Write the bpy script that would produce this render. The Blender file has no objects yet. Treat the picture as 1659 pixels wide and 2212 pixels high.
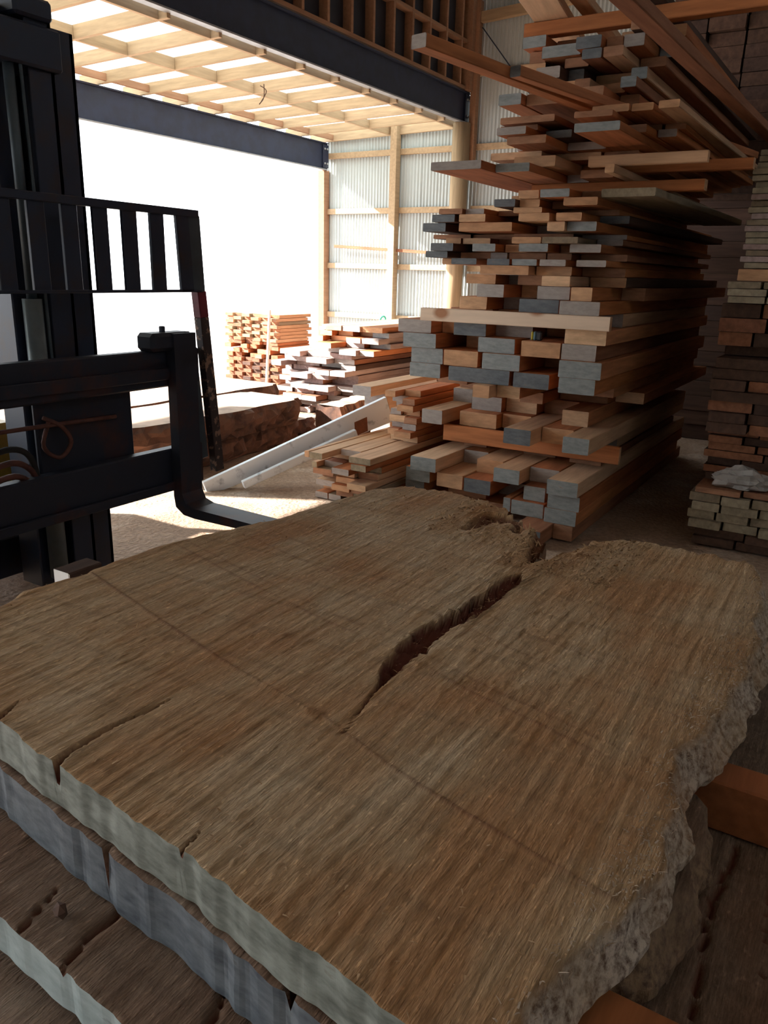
import bpy, bmesh, math, random
import numpy as np
from mathutils import Vector, Matrix

random.seed(7)
RNG = np.random.default_rng(11)
S = bpy.context.scene
COL = S.collection

# ------------------------------------------------------------------ camera
IMG_W, IMG_H, FPX, EYE = 1659.0, 2212.0, 1690.0, 1.65
CX, CY = IMG_W / 2, IMG_H / 2
R = np.array([[0.52899112, -0.23542879, 0.81531692],      # world = R @ (right, down, forward)
              [-0.84823544, -0.17588171, 0.49956206],
              [0.02578804, -0.9558446, -0.29273891]])
cam_data = bpy.data.cameras.new('camera')
cam = bpy.data.objects.new('camera', cam_data)
COL.objects.link(cam)
M = Matrix.Identity(4)
for i in range(3):
    M[i][0] = R[i][0]; M[i][1] = -R[i][1]; M[i][2] = -R[i][2]
M.translation = Vector((0, 0, EYE))
cam.matrix_world = M
cam_data.sensor_fit = 'VERTICAL'
cam_data.sensor_height = 24.0
cam_data.lens = FPX / IMG_H * 24.0
cam_data.clip_start = 0.02
cam_data.clip_end = 300
S.camera = cam

# ------------------------------------------------------------------ light
SKY_STRENGTH, SUN_STRENGTH, EXPOSURE = 3.0, 14.0, 1.12
world = bpy.data.worlds.new('sky')
S.world = world
world.use_nodes = True
nt = world.node_tree
nt.nodes.clear()
wo = nt.nodes.new('ShaderNodeOutputWorld')
bg = nt.nodes.new('ShaderNodeBackground')
bg.inputs['Color'].default_value = (0.88, 0.94, 1.0, 1)
bg.inputs['Strength'].default_value = SKY_STRENGTH
nt.links.new(bg.outputs[0], wo.inputs[0])
sun_d = bpy.data.lights.new('sun', 'SUN')
sun_d.energy = SUN_STRENGTH
sun_d.angle = math.radians(0.7)
sun_d.color = (1.0, 0.95, 0.88)
sun = bpy.data.objects.new('sun', sun_d)
COL.objects.link(sun)
SUN_DIR = Vector((0.55, -1.0, -0.62)).normalized()
sun.rotation_euler = SUN_DIR.to_track_quat('-Z', 'Y').to_euler()
sun.location = (-6, 20, 14)

S.view_settings.view_transform = 'Standard'
S.view_settings.look = 'None'
S.view_settings.gamma = 1.0
S.view_settings.use_curve_mapping = False
S.view_settings.exposure = EXPOSURE
S.cycles.max_bounces = 8
S.cycles.diffuse_bounces = 5
S.cycles.sample_clamp_indirect = 6.0

# ------------------------------------------------------------------ survey: photo pixel -> point on a real plane
def _ray(px, py):
    return R @ np.array([px - CX, py - CY, FPX])
def on_x(px, py, X):
    d = _ray(px, py); p = d * (X / d[0]); return np.array([X, p[1], p[2] + EYE])
def on_y(px, py, Y):
    d = _ray(px, py); p = d * (Y / d[1]); return np.array([p[0], Y, p[2] + EYE])
def on_z(px, py, z):
    d = _ray(px, py); p = d * ((z - EYE) / d[2]); return np.array([p[0], p[1], z])

# ------------------------------------------------------------------ helpers
def empty(name, loc=(0, 0, 0), rot=(0, 0, 0)):
    o = bpy.data.objects.new(name, None)
    o.empty_display_size = 0.1
    o.location = loc
    o.rotation_euler = rot
    COL.objects.link(o)
    return o

def tag(o, label=None, cat=None, group=None, kind=None):
    if label: o['label'] = label
    if cat: o['category'] = cat
    if group: o['group'] = group
    if kind: o['kind'] = kind
    return o

def mesh_obj(name, verts, faces, mats, parent=None, loc=None, rot=None, smooth=False, mat_idx=None):
    me = bpy.data.meshes.new(name)
    me.from_pydata([tuple(map(float, v)) for v in verts], [], faces)
    for m in (mats if isinstance(mats, (list, tuple)) else [mats]):
        me.materials.append(m)
    if mat_idx is not None:
        me.polygons.foreach_set('material_index', mat_idx)
    if smooth:
        me.polygons.foreach_set('use_smooth', [True] * len(me.polygons))
    me.update()
    o = bpy.data.objects.new(name, me)
    COL.objects.link(o)
    if parent is not None: o.parent = parent
    if loc is not None: o.location = loc
    if rot is not None: o.rotation_euler = rot
    return o

def bm_obj(name, bm, mats, parent=None, loc=None, rot=None, smooth=False):
    me = bpy.data.meshes.new(name)
    bmesh.ops.recalc_face_normals(bm, faces=bm.faces[:])
    bm.to_mesh(me); bm.free()
    for m in (mats if isinstance(mats, (list, tuple)) else [mats]):
        me.materials.append(m)
    if smooth:
        me.polygons.foreach_set('use_smooth', [True] * len(me.polygons))
    o = bpy.data.objects.new(name, me)
    COL.objects.link(o)
    if parent is not None: o.parent = parent
    if loc is not None: o.location = loc
    if rot is not None: o.rotation_euler = rot
    return o

def box_bm(bm, x0, x1, y0, y1, z0, z1, bevel=0.0):
    r = bmesh.ops.create_cube(bm, size=1.0)
    for v in r['verts']:
        v.co = Vector(((x0 + x1) / 2 + v.co.x * (x1 - x0), (y0 + y1) / 2 + v.co.y * (y1 - y0), (z0 + z1) / 2 + v.co.z * (z1 - z0)))
    if bevel > 0:
        es = {e for v in r['verts'] for e in v.link_edges}
        bmesh.ops.bevel(bm, geom=list(es), offset=bevel, segments=1, affect='EDGES')

def box(name, x0, x1, y0, y1, z0, z1, mat, parent=None, bevel=0.004):
    bm = bmesh.new()
    box_bm(bm, x0, x1, y0, y1, z0, z1, bevel)
    return bm_obj(name, bm, mat, parent)

def beam_between(name, p0, p1, w, t, mat, parent=None, bevel=0.003, up=(0, 0, 1), taper=1.0):
    """squared bar from p0 to p1; w across, t along 'up'"""
    p0, p1 = Vector(p0), Vector(p1)
    d = (p1 - p0); L = d.length; d.normalize()
    s = d.cross(Vector(up)); s.normalize(); u = s.cross(d)
    bm = bmesh.new()
    box_bm(bm, 0, L, -w / 2, w / 2, -t / 2, t / 2, bevel)
    for v in bm.verts:
        k = 1 + (taper - 1) * v.co.x / L
        v.co.y *= k; v.co.z *= k
    m = Matrix.Identity(4)
    for i in range(3):
        m[i][0] = d[i]; m[i][1] = s[i]; m[i][2] = u[i]; m[i][3] = p0[i]
    o = bm_obj(name, bm, mat, parent)
    o.matrix_basis = m
    return o

def tube(name, pts, r, mat, parent=None, seg=8):
    """a round pipe following points, rounded through them"""
    pts = [Vector(p) for p in pts]
    if len(pts) > 2:
        q = []
        for i in range(len(pts) - 1):
            a, b, c, d = pts[max(i - 1, 0)], pts[i], pts[i + 1], pts[min(i + 2, len(pts) - 1)]
            for k in range(5):
                t = k / 5
                q.append(0.5 * ((2 * b) + (c - a) * t + (2 * a - 5 * b + 4 * c - d) * t * t + (3 * b - a - 3 * c + d) * t ** 3))
        pts = q + [pts[-1]]
    vs, fs = [], []
    n = len(pts)
    for i, p in enumerate(pts):
        d = (pts[min(i + 1, n - 1)] - pts[max(i - 1, 0)]).normalized()
        a = d.cross(Vector((0.31, 0.17, 0.93))); a.normalize(); b = d.cross(a)
        for k in range(seg):
            t = 2 * math.pi * k / seg
            vs.append(p + a * (r * math.cos(t)) + b * (r * math.sin(t)))
    for i in range(n - 1):
        for k in range(seg):
            fs.append((i * seg + k, i * seg + (k + 1) % seg, (i + 1) * seg + (k + 1) % seg, (i + 1) * seg + k))
    fs.append(tuple(range(seg))[::-1]); fs.append(tuple((n - 1) * seg + k for k in range(seg)))
    return mesh_obj(name, vs, fs, mat, parent, smooth=True)

def cyl(name, p0, p1, r, mat, parent=None, seg=20, r2=None):
    p0, p1 = Vector(p0), Vector(p1)
    d = (p1 - p0).normalized()
    a = d.cross(Vector((0.31, 0.17, 0.93))); a.normalize(); b = d.cross(a)
    vs, fs = [], []
    for p, rr in ((p0, r), (p1, r2 or r)):
        for k in range(seg):
            t = 2 * math.pi * k / seg
            vs.append(p + a * (rr * math.cos(t)) + b * (rr * math.sin(t)))
    for k in range(seg):
        fs.append((k, (k + 1) % seg, seg + (k + 1) % seg, seg + k))
    fs.append(tuple(range(seg))[::-1]); fs.append(tuple(seg + k for k in range(seg)))
    o = mesh_obj(name, vs, fs, mat, parent, smooth=True)
    for p in o.data.polygons:
        if len(p.vertices) > 4: p.use_smooth = False
    return o

# ------------------------------------------------------------------ materials
def new_mat(name):
    m = bpy.data.materials.new(name)
    m.use_nodes = True
    t = m.node_tree
    return m, t, t.nodes['Principled BSDF']

def N(t, typ, **kw):
    n = t.nodes.new(typ)
    for k, v in kw.items():
        if k in n.inputs: n.inputs[k].default_value = v
        else: setattr(n, k, v)
    return n

def ramp(t, stops):
    n = t.nodes.new('ShaderNodeValToRGB')
    e = n.color_ramp.elements
    while len(e) > 1: e.remove(e[-1])
    e[0].position = stops[0][0]; e[0].color = (*stops[0][1], 1)
    for p, c in stops[1:]:
        k = e.new(p); k.color = (*c, 1)
    return n

def wood(name, cols, rough=0.85, grain=(2.5, 26, 26), contrast=0.35, bump=0.25, spots=0.0):
    """sawn timber: colour drawn per object between cols, grain along local X"""
    m, t, b = new_mat(name)
    b.inputs['Roughness'].default_value = rough
    if 'Specular IOR Level' in b.inputs: b.inputs['Specular IOR Level'].default_value = 0.25
    info = N(t, 'ShaderNodeObjectInfo')
    tc = N(t, 'ShaderNodeTexCoord')
    mp = N(t, 'ShaderNodeMapping'); mp.inputs['Scale'].default_value = grain
    off = N(t, 'ShaderNodeVectorMath', operation='SCALE'); off.inputs['Scale'].default_value = 37.0
    cmb = N(t, 'ShaderNodeCombineXYZ')
    t.links.new(info.outputs['Random'], cmb.inputs[0]); t.links.new(info.outputs['Random'], cmb.inputs[1])
    t.links.new(cmb.outputs[0], off.inputs[0])
    t.links.new(tc.outputs['Object'], mp.inputs['Vector'])
    t.links.new(off.outputs[0], mp.inputs['Location'])
    n1 = N(t, 'ShaderNodeTexNoise', Scale=1.0, Detail=5.0, Roughness=0.6)
    t.links.new(mp.outputs[0], n1.inputs['Vector'])
    cr = ramp(t, [(i / max(1, len(cols) - 1), c) for i, c in enumerate(cols)])
    t.links.new(info.outputs['Random'], cr.inputs['Fac'])
    dk = N(t, 'ShaderNodeMixRGB', blend_type='MULTIPLY')
    gr = ramp(t, [(0.3, (1 - contrast,) * 3), (0.7, (1 + contrast * 0.4,) * 3)])
    t.links.new(n1.outputs['Fac'], gr.inputs['Fac'])
    dk.inputs['Fac'].default_value = 1.0
    t.links.new(cr.outputs[0], dk.inputs[1]); t.links.new(gr.outputs[0], dk.inputs[2])
    out = dk
    if spots > 0:
        n2 = N(t, 'ShaderNodeTexVoronoi', Scale=1.0)
        mv = N(t, 'ShaderNodeMapping'); mv.inputs['Scale'].default_value = (4.4, 5.0, 6.5); mv.inputs['Location'].default_value = (0.35, 0.0, 0.1)
        t.links.new(tc.outputs['Object'], mv.inputs['Vector']); t.links.new(mv.outputs[0], n2.inputs['Vector'])
        r2 = ramp(t, [(0.20, (spots,) * 3), (0.34, (0, 0, 0))])
        t.links.new(n2.outputs['Distance'], r2.inputs['Fac'])
        mx = N(t, 'ShaderNodeMixRGB'); mx.inputs[2].default_value = (0.34, 0.13, 0.05, 1)
        t.links.new(r2.outputs[0], mx.inputs['Fac']); t.links.new(dk.outputs[0], mx.inputs[1])
        out = mx
    t.links.new(out.outputs[0], b.inputs['Base Color'])
    bp = N(t, 'ShaderNodeBump', Strength=bump, Distance=0.004)
    t.links.new(n1.outputs['Fac'], bp.inputs['Height'])
    t.links.new(bp.outputs[0], b.inputs['Normal'])
    return m

def endpaint(name, c1, c2, bare=(0.25, 0.13, 0.07)):
    """brushed grey end sealer, wearing through to bare wood in places"""
    m, t, b = new_mat(name)
    b.inputs['Roughness'].default_value = 0.6
    tc = N(t, 'ShaderNodeTexCoord'); info = N(t, 'ShaderNodeObjectInfo')
    mp = N(t, 'ShaderNodeMapping'); mp.inputs['Scale'].default_value = (20, 14, 40)
    t.links.new(tc.outputs['Object'], mp.inputs['Vector'])
    cmb = N(t, 'ShaderNodeCombineXYZ'); sc = N(t, 'ShaderNodeMath', operation='MULTIPLY'); sc.inputs[1].default_value = 91.0
    t.links.new(info.outputs['Random'], sc.inputs[0]); t.links.new(sc.outputs[0], cmb.inputs[1])
    t.links.new(cmb.outputs[0], mp.inputs['Location'])
    n1 = N(t, 'ShaderNodeTexNoise', Scale=1.0, Detail=4.0, Roughness=0.65)
    t.links.new(mp.outputs[0], n1.inputs['Vector'])
    cr = ramp(t, [(0.3, c1), (0.64, c2), (0.78, bare)])
    t.links.new(n1.outputs['Fac'], cr.inputs['Fac'])
    t.links.new(cr.outputs[0], b.inputs['Base Color'])
    return m

def plain(name, col, rough=0.6, metal=0.0, var=0.25, scale=9.0, col2=None, lo=0.42, hi=0.62, bump=0.0, spec=None):
    m, t, b = new_mat(name)
    b.inputs['Roughness'].default_value = rough
    b.inputs['Metallic'].default_value = metal
    if spec is not None: b.inputs['Specular IOR Level'].default_value = spec
    tc = N(t, 'ShaderNodeTexCoord')
    n1 = N(t, 'ShaderNodeTexNoise', Scale=scale, Detail=5.0, Roughness=0.6)
    t.links.new(tc.outputs['Object'], n1.inputs['Vector'])
    c2 = col2 or tuple(c * (1 - var) for c in col)
    cr = ramp(t, [(lo, col), (hi, c2)])
    t.links.new(n1.outputs['Fac'], cr.inputs['Fac'])
    t.links.new(cr.outputs[0], b.inputs['Base Color'])
    if bump:
        bp = N(t, 'ShaderNodeBump', Strength=bump, Distance=0.01)
        t.links.new(n1.outputs['Fac'], bp.inputs['Height']); t.links.new(bp.outputs[0], b.inputs['Normal'])
    return m

W_ORANGE = wood('orange_timber', [(0.44, 0.155, 0.055), (0.52, 0.20, 0.08), (0.38, 0.125, 0.05), (0.56, 0.24, 0.11)])
W_PALE = wood('pale_timber', [(0.62, 0.40, 0.24), (0.56, 0.33, 0.19), (0.66, 0.44, 0.28)], contrast=0.25)
W_KNOTTY = wood('knotty_pale_timber', [(0.80, 0.62, 0.47), (0.78, 0.59, 0.44)], contrast=0.12, spots=0.85)
W_BROWN = wood('brown_timber', [(0.28, 0.11, 0.06), (0.34, 0.15, 0.08), (0.24, 0.10, 0.06)])
W_DARK = wood('dark_and_shaded_timber', [(0.085, 0.048, 0.034), (0.11, 0.06, 0.042), (0.07, 0.042, 0.034)])  # dark timber; in the gap stack this darkness stands in for shade
W_GREYED = wood('greyed_timber', [(0.30, 0.24, 0.16), (0.36, 0.30, 0.21), (0.24, 0.18, 0.12)])
W_FRAME = wood('framing_timber', [(0.44, 0.315, 0.20), (0.40, 0.28, 0.17)], contrast=0.25)
W_FRAMEDARK = wood('brown_framing_timber', [(0.36, 0.20, 0.12), (0.31, 0.17, 0.10)], contrast=0.2)
W_POLE = wood('pole_timber', [(0.40, 0.28, 0.17)], grain=(20, 20, 1.5), contrast=0.3)
W_LILAC = wood('silvered_timber', [(0.42, 0.33, 0.30), (0.30, 0.20, 0.18), (0.55, 0.46, 0.43)])
E_ORANGE = wood('bare_end_grain', [(0.62, 0.37, 0.21), (0.52, 0.28, 0.15), (0.70, 0.46, 0.28)], grain=(30, 9, 30), contrast=0.3)
E_BROWN = wood('brown_end_grain', [(0.34, 0.17, 0.10), (0.42, 0.22, 0.13)], grain=(30, 9, 30), contrast=0.35)
E_GREY = endpaint('grey_end_seal', (0.17, 0.185, 0.185), (0.27, 0.285, 0.285))
E_DARKGREY = endpaint('dark_grey_end_seal', (0.07, 0.08, 0.09), (0.13, 0.14, 0.15))
E_DUSTY = endpaint('dusty_end_seal', (0.26, 0.22, 0.20), (0.36, 0.31, 0.28))
STEEL_NAVY = plain('navy_painted_steel', (0.012, 0.019, 0.050), 0.55, 0.0, 0.3, 6)
STEEL_FLANGE = plain('bounce_lit_flange', (0.30, 0.31, 0.33), 0.5, 0.3, 0.2, 8)  # navy beam's bottom flange, coloured lighter to carry bounce off the sunlit floor
BOLT = plain('zinc_bolt', (0.5, 0.52, 0.55), 0.35, 0.8, 0.2, 30)
FORK_BLACK = plain('forklift_black_steel', (0.012, 0.019, 0.040), 0.5, 0.1, 0.3, 7, col2=(0.03, 0.017, 0.015), lo=0.5, hi=0.75)
FORK_RUST = plain('rusty_carriage_steel', (0.010, 0.014, 0.028), 0.6, 0.1, 0.3, 5, col2=(0.055, 0.017, 0.013), lo=0.52, hi=0.72)
FORK_BLUE = plain('bluish_guard_steel', (0.055, 0.075, 0.09), 0.5, 0.2, 0.3, 6)
FORK_PEEL = plain('peeling_guard_paint', (0.035, 0.022, 0.022), 0.6, 0.1, 0.3, 26, col2=(0.28, 0.17, 0.12), lo=0.56, hi=0.62)
RED_PAINT = plain('faded_red_paint', (0.20, 0.012, 0.03), 0.5, 0.0, 0.4, 12)
CHROME_ROD = plain('greased_lift_cylinder', (0.16, 0.19, 0.20), 0.35, 0.4, 0.3, 5)
RUBBER = plain('black_rubber', (0.015, 0.015, 0.016), 0.85, 0, 0.3, 12)
HOSE_RED = plain('rusty_hose', (0.11, 0.035, 0.025), 0.7, 0, 0.4, 20)
YELLOW_BODY = plain('forklift_yellow_body', (0.45, 0.28, 0.03), 0.5, 0, 0.3, 6)
WHITE_PAINT = plain('scuffed_white_paint', (0.66, 0.72, 0.78), 0.55, 0, 0.1, 11, col2=(0.30, 0.34, 0.40), lo=0.58, hi=0.74)
RUST_PATCH = plain('bare_rust_patch', (0.22, 0.075, 0.03), 0.8, 0, 0.3, 16)
CORR_WHITE = plain('white_corrugated_steel', (0.45, 0.49, 0.49), 0.45, 0.0, 0.06, 2)
BLACK_WRAP = plain('dark_building_wrap', (0.02, 0.022, 0.032), 0.7, 0, 0.3, 4)
WHITE_CARD = plain('white_plastic', (0.75, 0.76, 0.76), 0.5, 0, 0.1, 9)

def roof_sheet_mat():
    m, t, b = new_mat('translucent_roof_sheet')
    out = t.nodes['Material Output']
    df = N(t, 'ShaderNodeBsdfDiffuse'); df.inputs['Color'].default_value = (0.80, 0.84, 0.82, 1)
    tr = N(t, 'ShaderNodeBsdfTranslucent'); tr.inputs['Color'].default_value = (0.55, 0.62, 0.60, 1)
    mx = N(t, 'ShaderNodeMixShader'); mx.inputs['Fac'].default_value = 0.5
    t.links.new(df.outputs[0], mx.inputs[1]); t.links.new(tr.outputs[0], mx.inputs[2])
    t.links.new(mx.outputs[0], out.inputs['Surface'])
    return m
ROOF_CLEAR = roof_sheet_mat()

def floor_mat():
    m, t, b = new_mat('sawdust_floor')
    b.inputs['Roughness'].default_value = 0.95
    tc = N(t, 'ShaderNodeTexCoord')
    n1 = N(t, 'ShaderNodeTexNoise', Scale=1.3, Detail=6.0, Roughness=0.65)
    n2 = N(t, 'ShaderNodeTexNoise', Scale=40.0, Detail=4.0)
    t.links.new(tc.outputs['Object'], n1.inputs['Vector']); t.links.new(tc.outputs['Object'], n2.inputs['Vector'])
    cr = ramp(t, [(0.35, (0.30, 0.19, 0.12)), (0.52, (0.38, 0.26, 0.18)), (0.62, (0.50, 0.38, 0.29)), (0.72, (0.60, 0.52, 0.45))])
    t.links.new(n1.outputs['Fac'], cr.inputs['Fac'])
    mx = N(t, 'ShaderNodeMixRGB', blend_type='MULTIPLY'); mx.inputs['Fac'].default_value = 0.6
    g = ramp(t, [(0.35, (0.55,) * 3), (0.65, (1.1,) * 3)])
    t.links.new(n2.outputs['Fac'], g.inputs['Fac'])
    t.links.new(cr.outputs[0], mx.inputs[1]); t.links.new(g.outputs[0], mx.inputs[2])
    t.links.new(mx.outputs[0], b.inputs['Base Color'])
    bp = N(t, 'ShaderNodeBump', Strength=0.6, Distance=0.02)
    t.links.new(n2.outputs['Fac'], bp.inputs['Height']); t.links.new(bp.outputs[0], b.inputs['Normal'])
    return m
FLOOR_MAT = floor_mat()
YARD_MAT = plain('pale_gravel_yard', (0.40, 0.385, 0.365), 0.9, 0, 0.25, 3)

def slab_mat(name, base, warm, dust, worn, use_attr=True):
    """rough-sawn slab face: grain along X, saw lines across, sawdust bloom; 'decay' = brown inside of cracks, 'bark' = pale wane"""
    m, t, b = new_mat(name)
    b.inputs['Roughness'].default_value = 0.9
    b.inputs['Specular IOR Level'].default_value = 0.15
    tc = N(t, 'ShaderNodeTexCoord')
    def noise(scale, sv, detail=5.0, rough=0.6):
        mp = N(t, 'ShaderNodeMapping'); mp.inputs['Scale'].default_value = sv
        t.links.new(tc.outputs['Object'], mp.inputs['Vector'])
        n = N(t, 'ShaderNodeTexNoise', Scale=scale, Detail=detail, Roughness=rough)
        t.links.new(mp.outputs[0], n.inputs['Vector'])
        return n
    big = noise(2.2, (1.0, 2.0, 1), 3.0)
    grain = noise(1.0, (5, 85, 20), 6.0, 0.7)
    fine = noise(1.0, (45, 320, 60), 3.0, 0.6)
    fl = noise(1.0, (55, 130, 60), 2.0, 0.5)
    c0 = ramp(t, [(0.36, warm), (0.52, base), (0.68, dust)])
    t.links.new(big.outputs['Fac'], c0.inputs['Fac'])
    def mul(a, n, lo, hi, p0=0.3, p1=0.7, fac=1.0):
        g = ramp(t, [(p0, (lo,) * 3), (p1, (hi,) * 3)])
        t.links.new(n.outputs['Fac'], g.inputs['Fac'])
        mx = N(t, 'ShaderNodeMixRGB', blend_type='MULTIPLY'); mx.inputs['Fac'].default_value = fac
        t.links.new(a.outputs[0], mx.inputs[1]); t.links.new(g.outputs[0], mx.inputs[2])
        return mx
    c = mul(c0, grain, 0.62, 1.18)
    c = mul(c, fine, 0.72, 1.15)
    c = mul(c, fl, 0.94, 1.55, 0.62, 0.76)
    # saw lines run across the grain (world Y), wavering slightly
    wv = N(t, 'ShaderNodeTexWave', wave_type='BANDS', bands_direction='X')
    wv.inputs['Scale'].default_value = 2.3; wv.inputs['Distortion'].default_value = 1.2
    wv.inputs['Detail'].default_value = 3.0; wv.inputs['Detail Scale'].default_value = 0.7
    mpw = N(t, 'ShaderNodeMapping'); mpw.inputs['Rotation'].default_value = (0, 0, math.radians(-13)); mpw.inputs['Scale'].default_value = (1, 0.25, 1)
    t.links.new(tc.outputs['Object'], mpw.inputs['Vector']); t.links.new(mpw.outputs[0], wv.inputs['Vector'])
    c = mul(c, wv, 1.0, 0.80, 0.90, 0.99, 0.6)
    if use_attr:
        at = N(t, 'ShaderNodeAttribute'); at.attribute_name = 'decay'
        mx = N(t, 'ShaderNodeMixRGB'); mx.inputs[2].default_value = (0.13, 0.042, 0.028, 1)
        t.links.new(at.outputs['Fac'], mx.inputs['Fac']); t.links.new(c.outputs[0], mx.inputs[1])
        at2 = N(t, 'ShaderNodeAttribute'); at2.attribute_name = 'bark'
        bn = noise(1.0, (60, 60, 60), 4.0, 0.7)
        bc = ramp(t, [(0.35, (0.10, 0.06, 0.045)), (0.6, worn)])
        t.links.new(bn.outputs['Fac'], bc.inputs['Fac'])
        mx2 = N(t, 'ShaderNodeMixRGB')
        t.links.new(at2.outputs['Fac'], mx2.inputs['Fac']); t.links.new(mx.outputs[0], mx2.inputs[1]); t.links.new(bc.outputs[0], mx2.inputs[2])
        c = mx2
    t.links.new(c.outputs[0], b.inputs['Base Color'])
    ad = N(t, 'ShaderNodeMath', operation='ADD')
    t.links.new(grain.outputs['Fac'], ad.inputs[0]); t.links.new(fine.outputs['Fac'], ad.inputs[1])
    ad2 = N(t, 'ShaderNodeMath', operation='ADD')
    t.links.new(ad.outputs[0], ad2.inputs[0]); t.links.new(fl.outputs['Fac'], ad2.inputs[1])
    bp = N(t, 'ShaderNodeBump', Strength=0.75, Distance=0.004)
    t.links.new(ad2.outputs[0], bp.inputs['Height']); t.links.new(bp.outputs[0], b.inputs['Normal'])
    return m
SLAB_TOP = slab_mat('fresh_sawn_slab_face', (0.485, 0.315, 0.175), (0.44, 0.235, 0.11), (0.56, 0.41, 0.26), (0.60, 0.50, 0.41))
SLAB_LOW = slab_mat('weathered_slab_face', (0.25, 0.165, 0.115), (0.22, 0.13, 0.085), (0.29, 0.21, 0.155), (0.40, 0.27, 0.16))
SLAB_END_GREEN = endpaint('greenish_white_end_seal', (0.095, 0.105, 0.09), (0.27, 0.29, 0.26), (0.13, 0.11, 0.08))
SLAB_END_BLUE = endpaint('blue_grey_end_seal', (0.05, 0.062, 0.08), (0.16, 0.18, 0.20), (0.07, 0.06, 0.055))
SLAB_END_WHITE = endpaint('chalky_white_end_seal', (0.27, 0.33, 0.33), (0.42, 0.49, 0.49), (0.17, 0.19, 0.20))
SLAB_UNDER = plain('slab_underside', (0.25, 0.15, 0.09), 0.9, 0, 0.3, 8)

# ================================================================== SETTING
WALL_X, NEAR_Y, FAR_Y = 12.0, 6.0, 8.65
X_L = -7.0

def relief_grid(x0, x1, y0, y1, nx, ny, amp, z=0.0):
    xs = np.linspace(x0, x1, nx); ys = np.linspace(y0, y1, ny)
    X, Y = np.meshgrid(xs, ys, indexing='ij')
    Z = z + amp * (np.sin(X * 2.1 + 1) * np.sin(Y * 1.7) + 0.6 * np.sin(X * 5.3 + Y * 3.1) + RNG.normal(0, 0.35, X.shape)) - amp * 2.2
    vs = np.stack([X, Y, Z], -1).reshape(-1, 3)
    fs = []
    for i in range(nx - 1):
        for j in range(ny - 1):
            a = i * ny + j
            fs.append((a, a + ny, a + ny + 1, a + 1))
    return vs, fs

vs, fs = relief_grid(X_L, WALL_X, -6, FAR_Y + 0.4, 150, 110, 0.004)
o = mesh_obj('floor', vs, fs, FLOOR_MAT, smooth=True)
tag(o, 'brown dirt floor strewn with sawdust under the timber stacks', None, None, 'structure')
vs, fs = relief_grid(-40, 60, FAR_Y + 0.4, 90, 40, 40, 0.012, -0.01)
o = mesh_obj('ground', vs, fs, YARD_MAT, smooth=True)
tag(o, 'pale sunlit gravel yard beyond the shed opening', None, None, 'structure')

# right wall: corrugated sheets on girts
wall = empty('wall_right', (0, 0, 0))
tag(wall, 'white corrugated steel side wall on pale girts', None, None, 'structure')
def corr_sheet(name, axis, a0, a1, b0, b1, at, mat, parent, pitch=0.06, amp=0.012, per=6):
    n = int(round((a1 - a0) / pitch * per)) + 1
    vs, fs = [], []
    for i in range(n):
        a = a0 + (a1 - a0) * i / (n - 1)
        d = amp * math.sin(2 * math.pi * a / pitch)
        for b, zz in ((b0, at[0]), (b1, at[1])):
            vs.append((zz + d, a, b) if axis == 'wall' else (a, b, zz + d))
    for i in range(n - 1):
        fs.append((2 * i, 2 * i + 2, 2 * i + 3, 2 * i + 1))
    return mesh_obj(name, vs, fs, mat, parent, smooth=True)
y = -6.0; k = 0
while y < FAR_Y - 0.05:
    y1 = min(y + 0.8, FAR_Y)
    top = (5.98 + (NEAR_Y - y) * 0.06) if y < NEAR_Y - 0.1 else 4.06
    corr_sheet('wall_sheet', 'wall', y, y1 + 0.03, 0.03, top, (WALL_X + (k % 2) * 0.004,) * 2, CORR_WHITE, wall)
    y = y1; k += 1
for z in (3.54, 2.645, 1.745, 0.90):
    box('girt', WALL_X - 0.062, WALL_X - 0.012, 6.13, FAR_Y + 0.06, z - 0.045, z + 0.045, W_FRAME, wall)
    box('girt', WALL_X - 0.062, WALL_X - 0.012, -5.9, 5.87, z - 0.045, z + 0.045, W_FRAME, wall)
box('girt', WALL_X - 0.062, WALL_X - 0.012, -5.9, 5.87, 4.52, 4.61, W_FRAME, wall)
box('stud', WALL_X - 0.20, WALL_X - 0.063, 7.18, 7.30, 0.0, 4.0, W_FRAME, wall)
box('stud', WALL_X - 0.17, WALL_X - 0.063, 5.82, 5.92, 3.2, 5.5, W_FRAMEDARK, wall)
cyl('pole', (WALL_X - 0.24, NEAR_Y, -0.05), (WALL_X - 0.24, NEAR_Y, 3.855), 0.135, W_POLE, wall, 24)
box('post', WALL_X - 0.16, WALL_X - 0.005, FAR_Y - 0.0, FAR_Y + 0.13, 0.0, 3.31, W_FRAMEDARK, wall)
beam_between('wall_strap', (WALL_X - 0.07, 5.82, 5.16), (WALL_X - 0.07, 4.6, 3.75), 0.03, 0.012, STEEL_NAVY, wall, 0.0)
beam_between('top_plate', (WALL_X - 0.09, 5.95, 5.28), (WALL_X - 0.09, 3.0, 5.42), 0.09, 0.14, W_FRAME, wall)
beam_between('sloping_strip', (WALL_X - 0.11, 8.46, 2.07), (WALL_X - 0.11, 6.2, 1.965), 0.03, 0.05, W_BROWN, wall)  # thin brown strip sloping along the wall

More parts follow.
